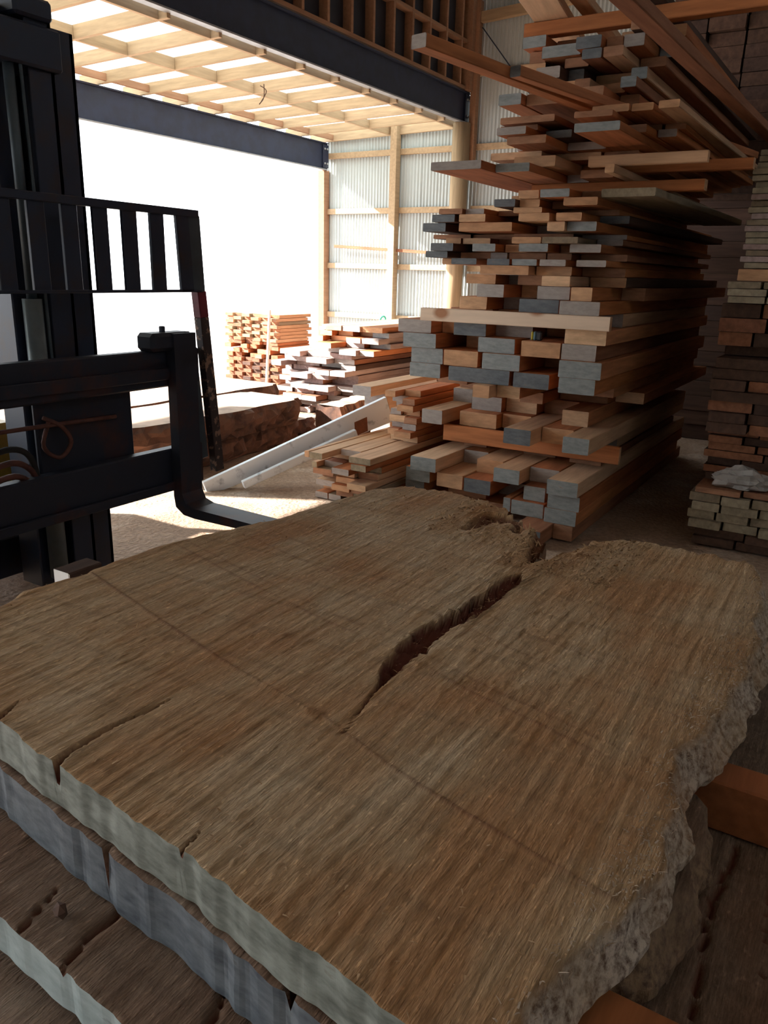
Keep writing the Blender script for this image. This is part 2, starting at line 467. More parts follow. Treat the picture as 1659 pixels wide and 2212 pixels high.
# steel beams over the opening
def steel_beam(x0, x1, y, z0, z1, label, fl=0.20):
    t = empty('steel_beam', (0, 0, 0))
    tag(t, label, None, None, 'structure')
    box('web', x0, x1, y - 0.012, y + 0.012, z0 + 0.018, z1 - 0.018, STEEL_NAVY, t, 0)
    box('flange', x0, x1, y - fl / 2, y + fl / 2, z0, z0 + 0.018, STEEL_FLANGE, t, 0.002)
    box('flange', x0, x1, y - fl / 2, y + fl / 2, z1 - 0.018, z1, STEEL_NAVY, t, 0.002)
    box('end_plate', x1 - 0.16, x1, y - 0.035, y - 0.013, z0 + 0.03, z1 - 0.03, STEEL_NAVY, t, 0.002)
    for zz in (z0 + 0.10, z1 - 0.10):
        for xx in (x1 - 0.12, x1 - 0.05):
            cyl('bolt', (xx, y - 0.055, zz), (xx, y - 0.03, zz), 0.016, BOLT, t, 6)
    return t
steel_beam(X_L, 11.95, NEAR_Y, 3.86, 4.29, 'deep navy steel beam ending on the round pole', 0.10)
lintel = steel_beam(X_L, 11.92, FAR_Y, 3.31, 3.74, 'navy steel lintel across the bright opening', 0.08)
box('added_shade_flap', 1.68, 3.3, FAR_Y - 0.01, FAR_Y + 0.01, 2.72, 3.305, BLACK_WRAP, lintel, 0)  # unseen flap, added to keep sun off part of the floor

# lean-to roof between the beams: rafters, blocking, translucent sheets
roof = empty('ceiling', (0, 0, 0))
tag(roof, 'lean-to roof with pale rafters under bright translucent sheets', None, None, 'structure')
def raf_z(y): return 3.76 + (FAR_Y - y) * 0.022
xs = [5.85 + 0.675 * i for i in range(-15, 10)]
for x in xs:
    beam_between('rafter', (x, NEAR_Y + 0.03, raf_z(NEAR_Y) + 0.065), (x, FAR_Y + 0.35, raf_z(FAR_Y + .35) + 0.065), 0.045, 0.13, W_FRAME, roof)
for i in range(len(xs) - 1):
    box('blocking', xs[i] + 0.024, xs[i + 1] - 0.024, 7.34, 7.385, raf_z(7.36), raf_z(7.36) + 0.125, W_FRAME, roof, 0.002)
    box('blocking', xs[i] + 0.024, xs[i + 1] - 0.024, 6.14, 6.185, raf_z(6.16), raf_z(6.16) + 0.125, W_FRAME, roof, 0.002)
    box('blocking', xs[i] + 0.024, xs[i + 1] - 0.024, 8.50, 8.545, raf_z(8.52) + 0.02, raf_z(8.52) + 0.10, W_FRAMEDARK, roof, 0.002)
x = X_L
while x < WALL_X:
    za, zb = raf_z(NEAR_Y) + 0.146, raf_z(FAR_Y + .5) + 0.146
    n = int(0.76 / 0.076 * 6) + 1
    vs, fs = [], []
    for i in range(n):
        a = x + 0.78 * i / (n - 1); d = 0.010 * math.sin(2 * math.pi * (a - x) / 0.078)
        vs += [(a, NEAR_Y + 0.05, za + d), (a, FAR_Y + 0.5, zb + d)]
    for i in range(n - 1): fs.append((2 * i, 2 * i + 2, 2 * i + 3, 2 * i + 1))
    mesh_obj('roof_sheet', vs, fs, ROOF_CLEAR, roof, smooth=True)
    x += 0.77
# cobwebby wire hanging from the rafters
tube('hanging_wire', [(8.2, 6.9, 3.80), (8.22, 6.92, 3.66), (8.17, 6.95, 3.58), (8.24, 6.98, 3.62), (8.28, 6.93, 3.74), (8.25, 7.0, 3.80)], 0.006, W_DARK, roof, 5)

# framed wall above the near beam
fw = empty('wall_front', (0, 0, 0))
tag(fw, 'timber framed wall backed with dark wrap above the deep beam', None, None, 'structure')
box('wall_lining', X_L, 11.95, NEAR_Y + 0.075, NEAR_Y + 0.09, 4.29, 6.09, BLACK_WRAP, fw, 0)
def plate_z(x): return 5.42
for z in (4.335, 4.95, 5.55):
    box('plate' if z < 4.5 else 'nog', X_L, 11.95, NEAR_Y - 0.045, NEAR_Y + 0.074, z - 0.024, z + 0.024, W_FRAMEDARK, fw, 0.002)
x = 11.55
while x > X_L:
    box('stud', x - 0.023, x + 0.023, NEAR_Y - 0.05, NEAR_Y + 0.074, 4.36, 5.9, W_FRAMEDARK, fw, 0.002)
    x -= 0.475
box('post', 11.72, 11.93, NEAR_Y - 0.12, NEAR_Y + 0.07, 4.30, 5.9, W_FRAMEDARK, fw, 0.004)

# main roof over the working bay
mr = empty('roof', (0, 0, 0))
tag(mr, 'dark main shed roof on timber purlins', None, None, 'structure')
def main_z(y): return 5.9 + max(0.0, (NEAR_Y - y)) * 0.06
vs = [(X_L, NEAR_Y + .1, main_z(NEAR_Y) + .17), (WALL_X, NEAR_Y + .1, main_z(NEAR_Y) + .17), (WALL_X, -6, main_z(-6) + .17), (X_L, -6, main_z(-6) + .17)]
vs += [(a, b, c + 0.03) for a, b, c in vs]
mesh_obj('roof_deck', vs, [(0, 1, 2, 3), (7, 6, 5, 4), (0, 4, 5, 1), (1, 5, 6, 2), (2, 6, 7, 3), (3, 7, 4, 0)], CORR_WHITE, mr)
for i in range(14):
    yy = 5.7 - i * 0.85
    box('purlin', X_L, WALL_X - 0.02, yy - 0.025, yy + 0.025, main_z(yy) + 0.02, main_z(yy) + 0.165, W_FRAMEDARK, mr, 0.002)
for xx in (-3.0, 2.0, 7.0):
    beam_between('rafter', (xx, NEAR_Y - 0.1, main_z(NEAR_Y) - 0.13), (xx, -5.9, main_z(-5.9) - 0.13), 0.09, 0.28, W_FRAMEDARK, mr)
# back wall of the bay
bw = empty('wall_back', (0, 0, 0))
tag(bw, 'steel wall behind the working bay', None, None, 'structure')
box('wall_sheet', X_L, WALL_X, -6.05, -6.0, 0, 6.6, CORR_WHITE, bw, 0)

lw = empty('wall_left', (0, 0, 0))
tag(lw, 'steel side wall of the shed, opposite the girts', None, None, 'structure')
box('wall_sheet', X_L - 0.05, X_L, -6.0, FAR_Y, 0, 6.6, CORR_WHITE, lw, 0)

# ================================================================== BOARDS
def board_mesh(L, w, t, mats, waney=0.0, ends=(1, 1), ch=None):
    """a sawn board along +X from the origin, z 0..t, y -w/2..w/2; front end uses slot 1, far end slot 2"""
    ch = ch or min(0.004, t * 0.12)
    nseg = 3
    vs, fs, mi = [], [], []
    ring = [(-w / 2 + ch, 0), (w / 2 - ch, 0), (w / 2, ch), (w / 2, t - ch), (w / 2 - ch, t), (-w / 2 + ch, t), (-w / 2, t - ch), (-w / 2, ch)]
    for i in range(nseg + 1):
        x = L * i / nseg
        jl, jr = -random.random() * (0.002 + waney), random.random() * (0.002 + waney)
        for (yy, zz) in ring:
            k = jl if yy > 0 else jr
            vs.append((x + (random.uniform(0, 0.004) if i == 0 else 0), yy + k, zz))
    for i in range(nseg):
        for k in range(8):
            a, b2 = i * 8 + k, i * 8 + (k + 1) % 8
            fs.append((a, b2, b2 + 8, a + 8)); mi.append(0)
    fs.append(tuple(range(8))[::-1]); mi.append(1)
    fs.append(tuple(nseg * 8 + k for k in range(8))); mi.append(2)
    # wind faces outward
    fs = [tuple(reversed(f)) for f in fs]
    return vs, fs, mi

BODY = {'o': W_ORANGE, 'p': W_PALE, 'b': W_BROWN, 'd': W_DARK, 'y': W_GREYED, 'k': W_KNOTTY, 'l': W_LILAC}
BODY_WORD = {'o': 'orange', 'p': 'pale', 'b': 'brown', 'd': 'dark', 'y': 'greyed', 'k': 'knotty pale', 'l': 'silvered'}
END = {'g': E_GREY, 'k': E_DARKGREY, 'u': E_DUSTY, 'r': E_ORANGE, 'b': E_BROWN, 'l': W_LILAC, 'y': W_GREYED, 'd': W_DARK, 'm': W_BROWN}
END_WORD = {'g': 'grey-ended', 'k': 'slate-ended', 'u': 'dusty-ended', 'r': 'bare-ended', 'b': 'brown-ended', 'l': 'bleached-ended', 'y': 'weathered', 'd': 'dark-ended', 'm': 'brown-ended'}
ORD = ['', 'first', 'second', 'third', 'fourth', 'fifth', 'sixth', 'seventh', 'eighth', 'ninth', 'tenth', 'eleventh', 'twelfth',
       'thirteenth', 'fourteenth', 'fifteenth', 'sixteenth', 'seventeenth', 'eighteenth', 'nineteenth', 'twentieth', 'twenty-first',
       'twenty-second', 'twenty-third', 'twenty-fourth', 'twenty-fifth', 'twenty-sixth', 'twenty-seventh', 'twenty-eighth', 'twenty-ninth', 'thirtieth',
       'thirty-first', 'thirty-second', 'thirty-third', 'thirty-fourth', 'thirty-fifth', 'thirty-sixth', 'thirty-seventh', 'thirty-eighth', 'thirty-ninth', 'fortieth'] + ['forty-' + w for w in ('first', 'second', 'third', 'fourth', 'fifth', 'sixth', 'seventh', 'eighth', 'ninth')] + ['fiftieth']

def board(name, X, yc, z0, L, w, t, body, end, waney=0.0, yaw=0.0, pitch=0.0):
    vs, fs, mi = board_mesh(L, w, t, None, waney)
    return mesh_obj(name, vs, fs, [BODY[body], END[end], E_BROWN], None, (X, yc, z0), (0, -pitch, yaw), mat_idx=mi)

# ---- main stack. Each row: (id, z0, z1, default X, [(xl, xr, yc, body, end[, X])...], Ymin, Ymax)
FRONT = 4.85
def lean_x(y):                         # the upper rows lean out towards the aisle
    return FRONT if y > 560 else FRONT - 0.5 * min(1, (560 - y) / 320)
def row_z(yt, yb, xr=1250):
    X = lean_x((yt + yb) / 2)
    return on_x(xr, yb, X)[2], on_x(xr, yt, X)[2], X

rows = []
def row_abs(rid, z0, z1, items, ymin, ymax, X=FRONT, fill='d'):
    rows.append(dict(id=rid, z0=z0, z1=z1, X=X, items=items, ymin=ymin, ymax=ymax, fill=fill))
def row_px(rid, yt, yb, items, ymin, ymax, fill='d'):
    z0, z1, X = row_z(yt, yb)
    rows.append(dict(id=rid, z0=z0, z1=z1, X=X, items=items, ymin=ymin, ymax=ymax, fill=fill))

# bottom, thick squared timbers
row_abs('low', 0.0, 0.095, [(1190, 1236, 1151, 'b', 'b'), (1100, 1170, 1160, 'b', 'k')], 1.46, 2.85, fill='o')
row_abs('low', 0.10, 0.195, [(876, 916, 1046, 'o', 'g'), (1086, 1102, 1090, 'o', 'g'), (1103, 1174, 1100, 'o', 'g'), (1174, 1244, 1117, 'o', 'g')], 1.46, 2.85, fill='o')
row_abs('low', 0.20, 0.295, [(876, 928, 1025, 'o', 'g'), (943, 999, 1039, 'p', 'r'), (1001, 1059, 1051, 'o', 'k'), (1130, 1178, 1067, 'b', 'g'), (1182, 1252, 1086, 'o', 'g')], 1.46, 2.85, fill='o')
row_abs('low', 0.30, 0.395, [(886, 941, 1003, 'p', 'g'), (1065, 1122, 1029, 'p', 'g'), (1180, 1248, 1056, 'p', 'g')], 1.46, 2.8, fill='o')
row_abs('low', 0.40, 0.455, [(1000, 1050, 985, 'b', 'b', 5.35), (1130, 1200, 985, 'b', 'b', 5.35), (1230, 1300, 990, 'b', 'b', 5.3)], 1.5, 2.7, X=5.35, fill='b')
rows.append(dict(id='cross', z0=0.46, z1=0.575, cross=[(2.66, 1.34, 5.18, 0.045, 'o', 'r')], ymin=1.5, ymax=2.6, X=5.45, items=[], fill='b'))
row_abs('low', 0.58, 0.68, [(911, 955, 900, 'p', 'u'), (1087, 1146, 944, 'p', 'k'), (1214, 1272, 964, 'p', 'g')], 1.48, 2.8, fill='o')
row_abs('low', 0.685, 0.785, [(979, 1026, 853, 'p', 'u', 5.6), (1213, 1271, 904, 'o', 'r')], 1.46, 2.8, X=5.2, fill='o')
row_abs('low', 0.79, 0.865, [(1123, 1173, 859, 'o', 'b'), (1327, 1389, 878, 'o', 'r', 5.75)], 1.47, 2.8, X=5.2, fill='o')
row_abs('low', 0.87, 0.945, [(1069, 1123, 846, 'o', 'r'), (1020, 1060, 846, 'p', 'r')], 1.47, 2.8, X=5.15, fill='b')
# middle, thick sealed timbers
row_px('mid', 820, 849, [(885, 951, 798, 'o', 'g'), (968, 1100, 812, 'b', 'k'), (1108, 1186, 824, 'o', 'k'), (1206, 1285, 834, 'o', 'g', 4.78)], 1.40, 2.86)
row_px('mid', 784, 815, [(888, 957, 768, 'o', 'g'), (958, 1032, 774, 'o', 'r'), (1041, 1123, 785, 'o', 'g'), (1206, 1299, 797, 'o', 'g', 4.78)], 1.40, 2.86)
row_px('mid', 748, 778, [(870, 941, 738, 'o', 'g'), (1032, 1112, 750, 'o', 'g'), (1125, 1210, 757, 'o', 'r', 4.82), (1212, 1288, 762, 'b', 'u', 4.82)], 1.42, 2.87, fill='b')
row_px('mid', 714, 743, [(860, 931, 709, 'o', 'u'), (980, 1050, 711, 'o', 'k', 4.9), (1219, 1310, 729, 'o', 'r', 4.82)], 1.40, 2.90, fill='b')
z0, z1, X = row_z(682, 711)
rows.append(dict(id='knotty', z0=z0, z1=z1, cross=[(2.68, 1.385, 4.80, 0.05, 'k', 'r')], ymin=1.42, ymax=2.6, X=4.98, items=[], fill='o'))
row_px('upper', 654, 680, [(991, 1050, 657, 'o', 'r', 4.9), (1119, 1207, 664, 'b', 'k'), (1208, 1296, 667, 'o', 'u', 4.8)], 1.42, 2.55, fill='o')
row_px('upper', 624, 650, [(1028, 1087, 632, 'o', 'u'), (1159, 1231, 636, 'b', 'u'), (1233, 1305, 636, 'o', 'r', 4.82), (1316, 1390, 640, 'b', 'b', 5.4)], 1.42, 2.5, fill='b')
row_px('upper', 600, 620, [(1004, 1069, 604, 'o', 'r', 4.9), (1167, 1233, 609, 'p', 'r')], 1.42, 2.5)
row_px('upper', 578, 597, [(1036, 1150, 583, 'p', 'r'), (1150, 1235, 590, 'o', 'r', 4.95)], 1.42, 2.5, fill='o')
row_px('upper', 563, 576, [(974, 1030, 564, 'b', 'k'), (1051, 1102, 568, 'b', 'k'), (1105, 1159, 571, 'o', 'g'), (1165, 1222, 568, 'o', 'u'), (1244, 1311, 570, 'o', 'u')], 1.42, 2.65)
row_px('upper', 548, 561, [(918, 972, 562, 'd', 'k'), (990, 1060, 550, 'b', 'b', 5.0), (1100, 1180, 550, 'b', 'b', 5.0)], 1.42, 2.7, fill='b')
row_px('upper', 528, 545, [(932, 981, 530, 'd', 'k'), (1021, 1072, 537, 'o', 'g'), (1120, 1183, 533, 'o', 'g'), (1230, 1298, 535, 'o', 'u')], 1.42, 2.65, fill='b')
row_px('upper', 513, 526, [(1000, 1060, 520, 'b', 'r', 4.95), (1105, 1168, 520, 'p', 'r'), (1168, 1250, 517, 'y', 'y')], 1.42, 2.6, fill='b')
row_px('upper', 502, 511, [(940, 1020, 505, 'd', 'b', 5.1), (1110, 1240, 508, 'd', 'b', 5.0)], 1.42, 2.6, fill='o')
row_px('upper', 482, 499, [(912, 962, 494, 'd', 'k'), (990, 1105, 496, 'o', 'r'), (1179, 1222, 496, 'p', 'r'), (1222, 1289, 488, 'o', 'g')], 1.42, 2.65, fill='o')
row_px('upper', 460, 477, [(930, 983, 474, 'd', 'k'), (990, 1048, 474, 'o', 'r'), (1120, 1190, 466, 'p', 'r'), (1201, 1271, 466, 'o', 'r'), (1283, 1361, 468, 'd', 'k', 5.0)], 1.30, 2.6, fill='o')
row_px('upper', 446, 458, [(948, 1002, 454, 'b', 'b'), (1002, 1046, 452, 'o', 'u'), (1109, 1171, 450, 'o', 'r')], 1.42, 2.5, fill='b')
row_px('upper', 427, 444, [(1067, 1117, 432, 'd', 'k'), (1117, 1166, 432, 'o', 'r'), (1215, 1289, 437, 'o', 'r')], 1.40, 2.2, fill='b')
row_px('upper', 408, 425, [(1120, 1166, 416, 'p', 'r'), (1168, 1232, 422, 'o', 'g'), (1300, 1420, 420, 'y', 'y', 4.7)], 1.25, 2.15, fill='o')
z0, z1, X = row_z(388, 405)
rows.append(dict(id='cross', z0=z0, z1=z1, cross=[(2.0, 0.98, 4.95, 0.09, 'o', 'r')], ymin=1.42, ymax=2.0, X=5.1, items=[], fill='o'))
row_px('upper', 361, 378, [(928, 1052, 356, 'o', 'u', 4.12), (1053, 1141, 369, 'o', 'g', 4.30), (1303, 1324, 374, 'p', 'r', 4.5)], 1.35, 2.12, fill='o')
z0, z1, X = row_z(334, 357)
rows.append(dict(id='cross', z0=z0, z1=z1, cross=[(1.55, 0.92, 4.62, 0.05, 'p', 'r'), (1.7, 0.75, 4.98, 0.07, 'o', 'r')], ymin=1.45, ymax=1.9, X=5.1, items=[(1110, 1200, 345, 'p', 'r', 4.5)], fill='o'))
row_px('upper', 313, 330, [(1060, 1170, 322, 'p', 'r', 4.6), (1200, 1300, 322, 'o', 'r', 4.75)], 1.30, 2.1, fill='o')
row_px('upper', 293, 310, [(1239, 1338, 301, 'o', 'g', 4.12), (1095, 1180, 301, 'o', 'b', 4.35)], 1.20, 2.1, fill='o')
row_px('upper', 272, 289, [(1075, 1140, 275, 'o', 'u', 4.3), (1180, 1240, 280, 'd', 'k', 4.5), (1300, 1400, 280, 'o', 'b', 4.5)], 1.10, 2.1, fill='o')
row_px('upper', 256, 269, [(1080, 1160, 263, 'o', 'b', 4.45), (1230, 1330, 262, 'o', 'b', 4.2), (1370, 1430, 262, 'd', 'b', 4.7)], 1.05, 2.1, fill='o')
row_px('upper', 236, 253, [(1082, 1200, 246, 'b', 'b', 4.4), (1278, 1361, 245, 'o', 'r', 4.3), (1363, 1412, 245, 'o', 'r', 4.32), (1420, 1470, 246, 'p', 'r', 4.3)], 1.05, 2.1, fill='o')

NAME_OF = {'low': 'squared_timber', 'mid': 'squared_timber', 'upper': 'plank', 'cross': 'plank', 'knotty': 'plank'}
# clear vertical clashes: stack rows upwards with at least 1.5 mm between
zc = 0.0
for r in rows:
    th = max(0.018, r['z1'] - r['z0'] - 0.003)
    z0 = max(r['z0'], zc + 0.0015)
    if r['z1'] - z0 > 0.02: th = min(th, r['z1'] - z0 - 0.002)
    r['z0'] = z0; r['th'] = th
    zc = z0 + th
for r, r2 in zip(rows, rows[1:]):
    gap = r2['z0'] - (r['z0'] + r['th'])
    if 0.0015 < gap < 0.03: r['th'] += gap - 0.0015
TOP_MAIN = zc
i_kn = [i for i, r in enumerate(rows) if r['id'] == 'knotty'][0]
N_BOARDS = 0
for ri, r in enumerate(rows):
    z0, th = r['z0'], r['th']
    zm = z0 + th / 2
    spans = []                                                    # y0, y1, X, body, end
    for it in r['items']:
        xl, xr, yc, body, end = it[:5]
        if len(it) > 5: X = it[5]
        elif abs(zm - EYE) > 0.7:
            X = float(np.clip(on_z((xl + xr) / 2, yc, zm)[0], 4.3, 5.6))
        else: X = r['X'] + random.uniform(-0.03, 0.03)
        ya, yb = on_x(xr, yc, X)[1], on_x(xl, yc, X)[1]
        spans.append([ya, yb, X, body, end])
    spans.sort()
    for a, b2 in zip(spans, spans[1:]):                           # no two boards of a row share space
        if b2[0] < a[1] + 0.004:
            m = (b2[0] + a[1]) / 2; a[1] = m - 0.002; b2[0] = m + 0.002
    spans = [s for s in spans if s[1] - s[0] > 0.03]
    # fill the gaps of the row with boards set further back
    filled = list(spans)
    cur = r['ymin'] + random.uniform(0, 0.03)
    ends = sorted(spans) + [[r['ymax'], r['ymax'], 0, '', '']]
    back = r['X'] if 'cross' in r else r['X'] + 0.12
    for s in ends:
        while s[0] - cur > 0.10:
            w = min(random.uniform(0.18, 0.34), s[0] - cur - 0.006)
            if s[0] - cur - w < 0.08: w = s[0] - cur - 0.006
            filled.append([cur + 0.003, cur + w, back + random.uniform(0.0, 0.35), random.choice(r['fill'] + r['fill'] + 'op'), random.choice('bbru')])
            cur += w + 0.004
        cur = max(cur, s[1] + 0.004)
    filled.sort()
    rel = ri - i_kn
    yaw = math.radians(random.uniform(-1.4, 1.4)) if r['id'] == 'upper' else 0.0
    where = (ORD[abs(rel)] + ' row ' + ('above' if rel > 0 else 'below') + ' the long knotty crossboard')
    for k, (ya, yb, X, body, end) in enumerate(filled):
        kind = NAME_OF[r['id']]
        far = (7.35 if ri >= len(rows) - 10 else 8.1) - 0.25 * random.random() - (0.7 * random.random() if ri < 8 else 0)
        L = far - X
        wv = 0.0 if r['id'] != 'upper' else random.choice([0, 0, 0.006])
        px_, py_ = X - 4.8, (ya + yb) / 2 - 1.9
        o = board(kind, 4.8 + px_ * math.cos(yaw) - py_ * math.sin(yaw), 1.9 + px_ * math.sin(yaw) + py_ * math.cos(yaw), z0, L, yb - ya, th, body, end, wv, yaw)
        noun = 'squared timber' if kind == 'squared_timber' else 'plank'
        tag(o, '%s %s %s, %s from the dark gap, %s' % (END_WORD[end], BODY_WORD[body], noun, ORD[k + 1],
            where if rel else 'in the row behind the long knotty crossboard'), 'timber' if noun != 'plank' else 'plank',
            'timbers of the tall main stack')
        N_BOARDS += 1
    for c in r.get('cross', []):
        ya, yb, X, w, body, end = c
        vs, fs, mi = board_mesh(ya - yb, w, th, None)
        kind = 'crossboard'
        o = mesh_obj(kind, vs, fs, [BODY[body], END[end], END[end]], None, (X - 0.001, ya, z0), (0, 0, -math.pi / 2), mat_idx=mi)
        if r['id'] == 'knotty': lab = 'long pale knotty crossboard lying along the face of the tall stack'
        else: lab = '%s crossboard %s the long knotty one, %s' % (BODY_WORD[body], 'high above' if rel > 0 else 'low below',
                'behind two jutting grey-ended timbers' if rel < 0 else ('jutting pale and bright toward the gap' if body == 'p' else ('deepest set, second from the top' if w == 0.07 else 'dull, fourteenth row up')))
        tag(o, lab, 'plank', 'crossboards of the tall stack')
        N_BOARDS += 1
print('main stack boards', N_BOARDS, 'top', TOP_MAIN)

# ---- loose boards on top of the main stack, jutting out over the aisle
def jut(name, p0, p1, w, t, body, end, label, z=None, waney=0.0, group='boards jutting from the top of the tall stack'):
    p0, p1 = Vector(p0), Vector(p1)
    d = p1 - p0
    vs, fs, mi = board_mesh(d.length, w, t, None, waney)
    o = mesh_obj(name, vs, fs, [BODY[body], END[end], E_BROWN], None, p0, (0, -math.asin(d.z / d.length), math.atan2(d.y, d.x)), mat_idx=mi)
    return tag(o, label, 'plank', group)
ZT = TOP_MAIN + 0.002
def ext(a, b, L):
    a, b = Vector(a), Vector(b); d = (b - a).normalized()
    return a, a + d * L
a, b = ext(on_z(903, 104, ZT), on_z(1290, 248, ZT), 3.6)
jut('plank', a, b, 0.075, 0.05, 'o', 'u', 'longest orange plank jutting far out from the stack top toward the deep beam')
a, b = ext(on_z(1112, 166, ZT), on_z(1392, 262, ZT), 3.0)
jut('plank', a, b, 0.055, 0.045, 'o', 'k', 'shorter dark-tipped plank beside the longest jutting one')
a, b = ext(on_z(1318, -20, ZT), on_z(1560, 205, ZT), 3.4)
jut('plank', a, b, 0.075, 0.045, 'b', 'b', 'long brown plank overhanging the dark gap from the stack top')
# bundle of mixed ends
z = ZT + 0.055
row_specs = [(0.06, 1.32, 2.02), (0.055, 1.30, 1.98), (0.06, 1.28, 1.95), (0.05, 1.2, 1.95), (0.06, 1.15, 1.92), (0.06, 1.1, 1.95)]
for k, (th, ya, yb) in enumerate(row_specs):
    y = ya; c = 0
    while y < yb - 0.06:
        w = min(random.choice([0.09, 0.11, 0.14, 0.22]), yb - y)
        c += 1
        bd = random.choice('obopod'); en = random.choice('rbbkgu')
        o = board('plank', 4.55 + random.uniform(-0.22, 0.18), y + w / 2, z, 2.9, w - 0.006, th - 0.004, bd, en)
        tag(o, '%s %s plank, %s from the gap in the %s row of the bundle on top' % (END_WORD[en], BODY_WORD[bd], ORD[c], ORD[k + 1]), 'plank', 'mixed planks bundled on the stack top')
        y += w
    z += th + 0.001
ZB = z + 0.002
def vcross(y0, y1, X, z, w, t, body, end, label):
    vs, fs, mi = board_mesh(y1 - y0, w, t, None)
    o = mesh_obj('crossboard', vs, fs, [BODY[body], END[end], END[end]], None, (X, y0, z), (0, 0, math.pi / 2), mat_idx=mi)
    return tag(o, label, 'plank', 'crossboards of the tall stack')
vcross(0.72, 1.95, 4.55, ZB, 0.08, 0.07, 'o', 'r', 'orange crossboard over the top bundle, poking out above the gap')
z2 = ZB + 0.073
a, b = ext(on_z(1138, -40, z2), on_z(1222, 92, z2), 2.6)
jut('plank', a, b, 0.20, 0.045, 'p', 'r', 'wide pale plank overhead, underside showing, above the corrugated wall', waney=0.01)
z2 += 0.047
a, b = ext(on_z(1215, -40, z2), on_z(1300, 64, z2), 2.6)
jut('plank', a, b, 0.09, 0.045, 'p', 'r', 'narrow pale plank overhead next to the wide pale one')
z2 -= 0.047
a, b = ext(on_z(1370, -30, z2), on_z(1450, 60, z2), 2.4)
jut('plank', a, b, 0.16, 0.045, 'd', 'b', 'dark plank overhead nearest the gap')

# ---- low pile of thin boards at the doorway end of the main stack
def thin_pile(name, X, rows_, zz, ylo, yhi, th, L, bodies, ends, noun, where, cat, group, topbody=None, jit=0.12, wmin=0.12, wmax=0.2):
    n = 0
    for k in range(rows_):
        y = ylo + random.uniform(0, 0.03); c = 0
        while y < yhi - 0.05:
            w = min(random.uniform(wmin, wmax), yhi - y)
            if yhi - y - w < 0.05: w = yhi - y
            bd = random.choice(bodies) if not (topbody and k == rows_ - 1) else topbody
            en = random.choice(ends)
            c += 1; n += 1
            o = board(name, X + random.uniform(-jit, jit), y + w / 2, zz, L + random.uniform(-.3, .1), w - 0.008, th - 0.003, bd, en)
            tag(o, '%s %s %s, %s from the gap side, %s row %s' % (END_WORD[en], BODY_WORD[bd], noun, ORD[c], ORD[k + 1], where), cat, group)
            y += w
        zz += th
    return zz, n
zA, n = thin_pile('thin_board', 4.62, 8, 0.0, 2.90, 3.46, 0.048, 3.2, 'pooby', 'ruyrb', 'thin board', 'of the low pile', 'board', 'thin boards in the low pile', 'p', 0.16)
zB, n2 = thin_pile('thin_board', 5.25, 8, zA + 0.002, 2.90, 3.18, 0.05, 2.6, 'oopo', 'rrub', 'thin board', 'of the steep heap', 'board', 'thin boards heaped over the low pile', None, 0.14, 0.10, 0.16)

# ---- stack past the dark gap, its shade put into darker board colours
def gap_stack():
    X0 = 5.2
    secs = [(0.005, 0.055, 2, 0.84, 'd', 'd', 0), (0.115, 0.058, 4, 0.885, 'y', 'y', 0), (0.352, 0.04, 1, 0.86, 'b', 'b', 0),
            (0.394, 0.05, 7, 0.87, 'd', 'dm', 0.22), (0.746, 0.066, 7, 0.86, 'd', 'dmdd', 0.0), (1.21, 0.06, 1, 0.86, 'd', 'd', 0.2),
            (1.272, 0.085, 3, 0.90, 'd', 'dm', 0.1), (1.530, 0.042, 3, 0.85, 'y', 'y', 0.0), (1.658, 0.07, 1, 0.80, 'o', 'r', 0), (1.73, 0.034, 19, 0.80, 'y', 'yyl', 0.0)]
    n = 0; rr = 0
    for (z0, th, cnt, ymax, bodies, ends, dx) in secs:
        for k in range(cnt):
            rr += 1; c = 0
            y = ymax - random.uniform(0, 0.035)
            while y > 0.02:
                w = random.uniform(0.17, 0.24) if bodies[0] == 'y' else random.uniform(0.2, 0.42)
                c += 1; n += 1
                bd = random.choice(bodies); en = random.choice(ends)
                o = board('stacked_board', X0 + dx + random.uniform(0, 0.05), y - w / 2, z0, 3.0, w - 0.012, th - 0.004, bd, en)
                tag(o, '%s %s board, %s from the dark gap, %s row of the shadowed stack' % (END_WORD[en], BODY_WORD[bd], ORD[c], ORD[rr]), 'board', 'boards in the shadowed stack past the gap')
                y -= w
            z0 += th
    # dark planks set back on top, carried on two crosswise bearers
    for xx, lab in ((7.7, 'nearer'), (8.3, 'deeper')):
        o = box('bearer', xx, xx + 0.12, -0.1, 1.97, z0 + 0.001, z0 + 0.08, W_DARK)
        tag(o, 'dark bearer under the set-back boards up high, %s one' % lab, 'timber')
    for k in range(19):
        for c in range(6):
            o = board('stacked_board', 7.6 + random.uniform(0, .08), 1.81 - c * 0.3, z0 + 0.082 + k * 0.105, 1.2, 0.285, 0.10, 'd', 'd')
            tag(o, 'dark thick board, %s from the dark gap, %s row of the set-back pile up high' % (ORD[c + 1], ORD[k + 1]), 'board', 'set-back dark boards up high')
    return n
print('gap stack', gap_stack())
# dark crosswise baulks closing the end of the gap
for k in range(22):
    vs, fs, mi = board_mesh(2.6, 0.2, 0.155, None)
    o = mesh_obj('baulk', vs, fs, [W_DARK, E_BROWN, E_BROWN], None, (9.05 + random.uniform(-.04, .04), -0.4 + random.uniform(-.1, .1), k * 0.157), (0, 0, math.pi / 2), mat_idx=mi)
    tag(o, 'dark baulk lying crosswise at the end of the gap, %s up from the floor' % ORD[k + 1], 'timber', 'crosswise baulks at the end of the gap')

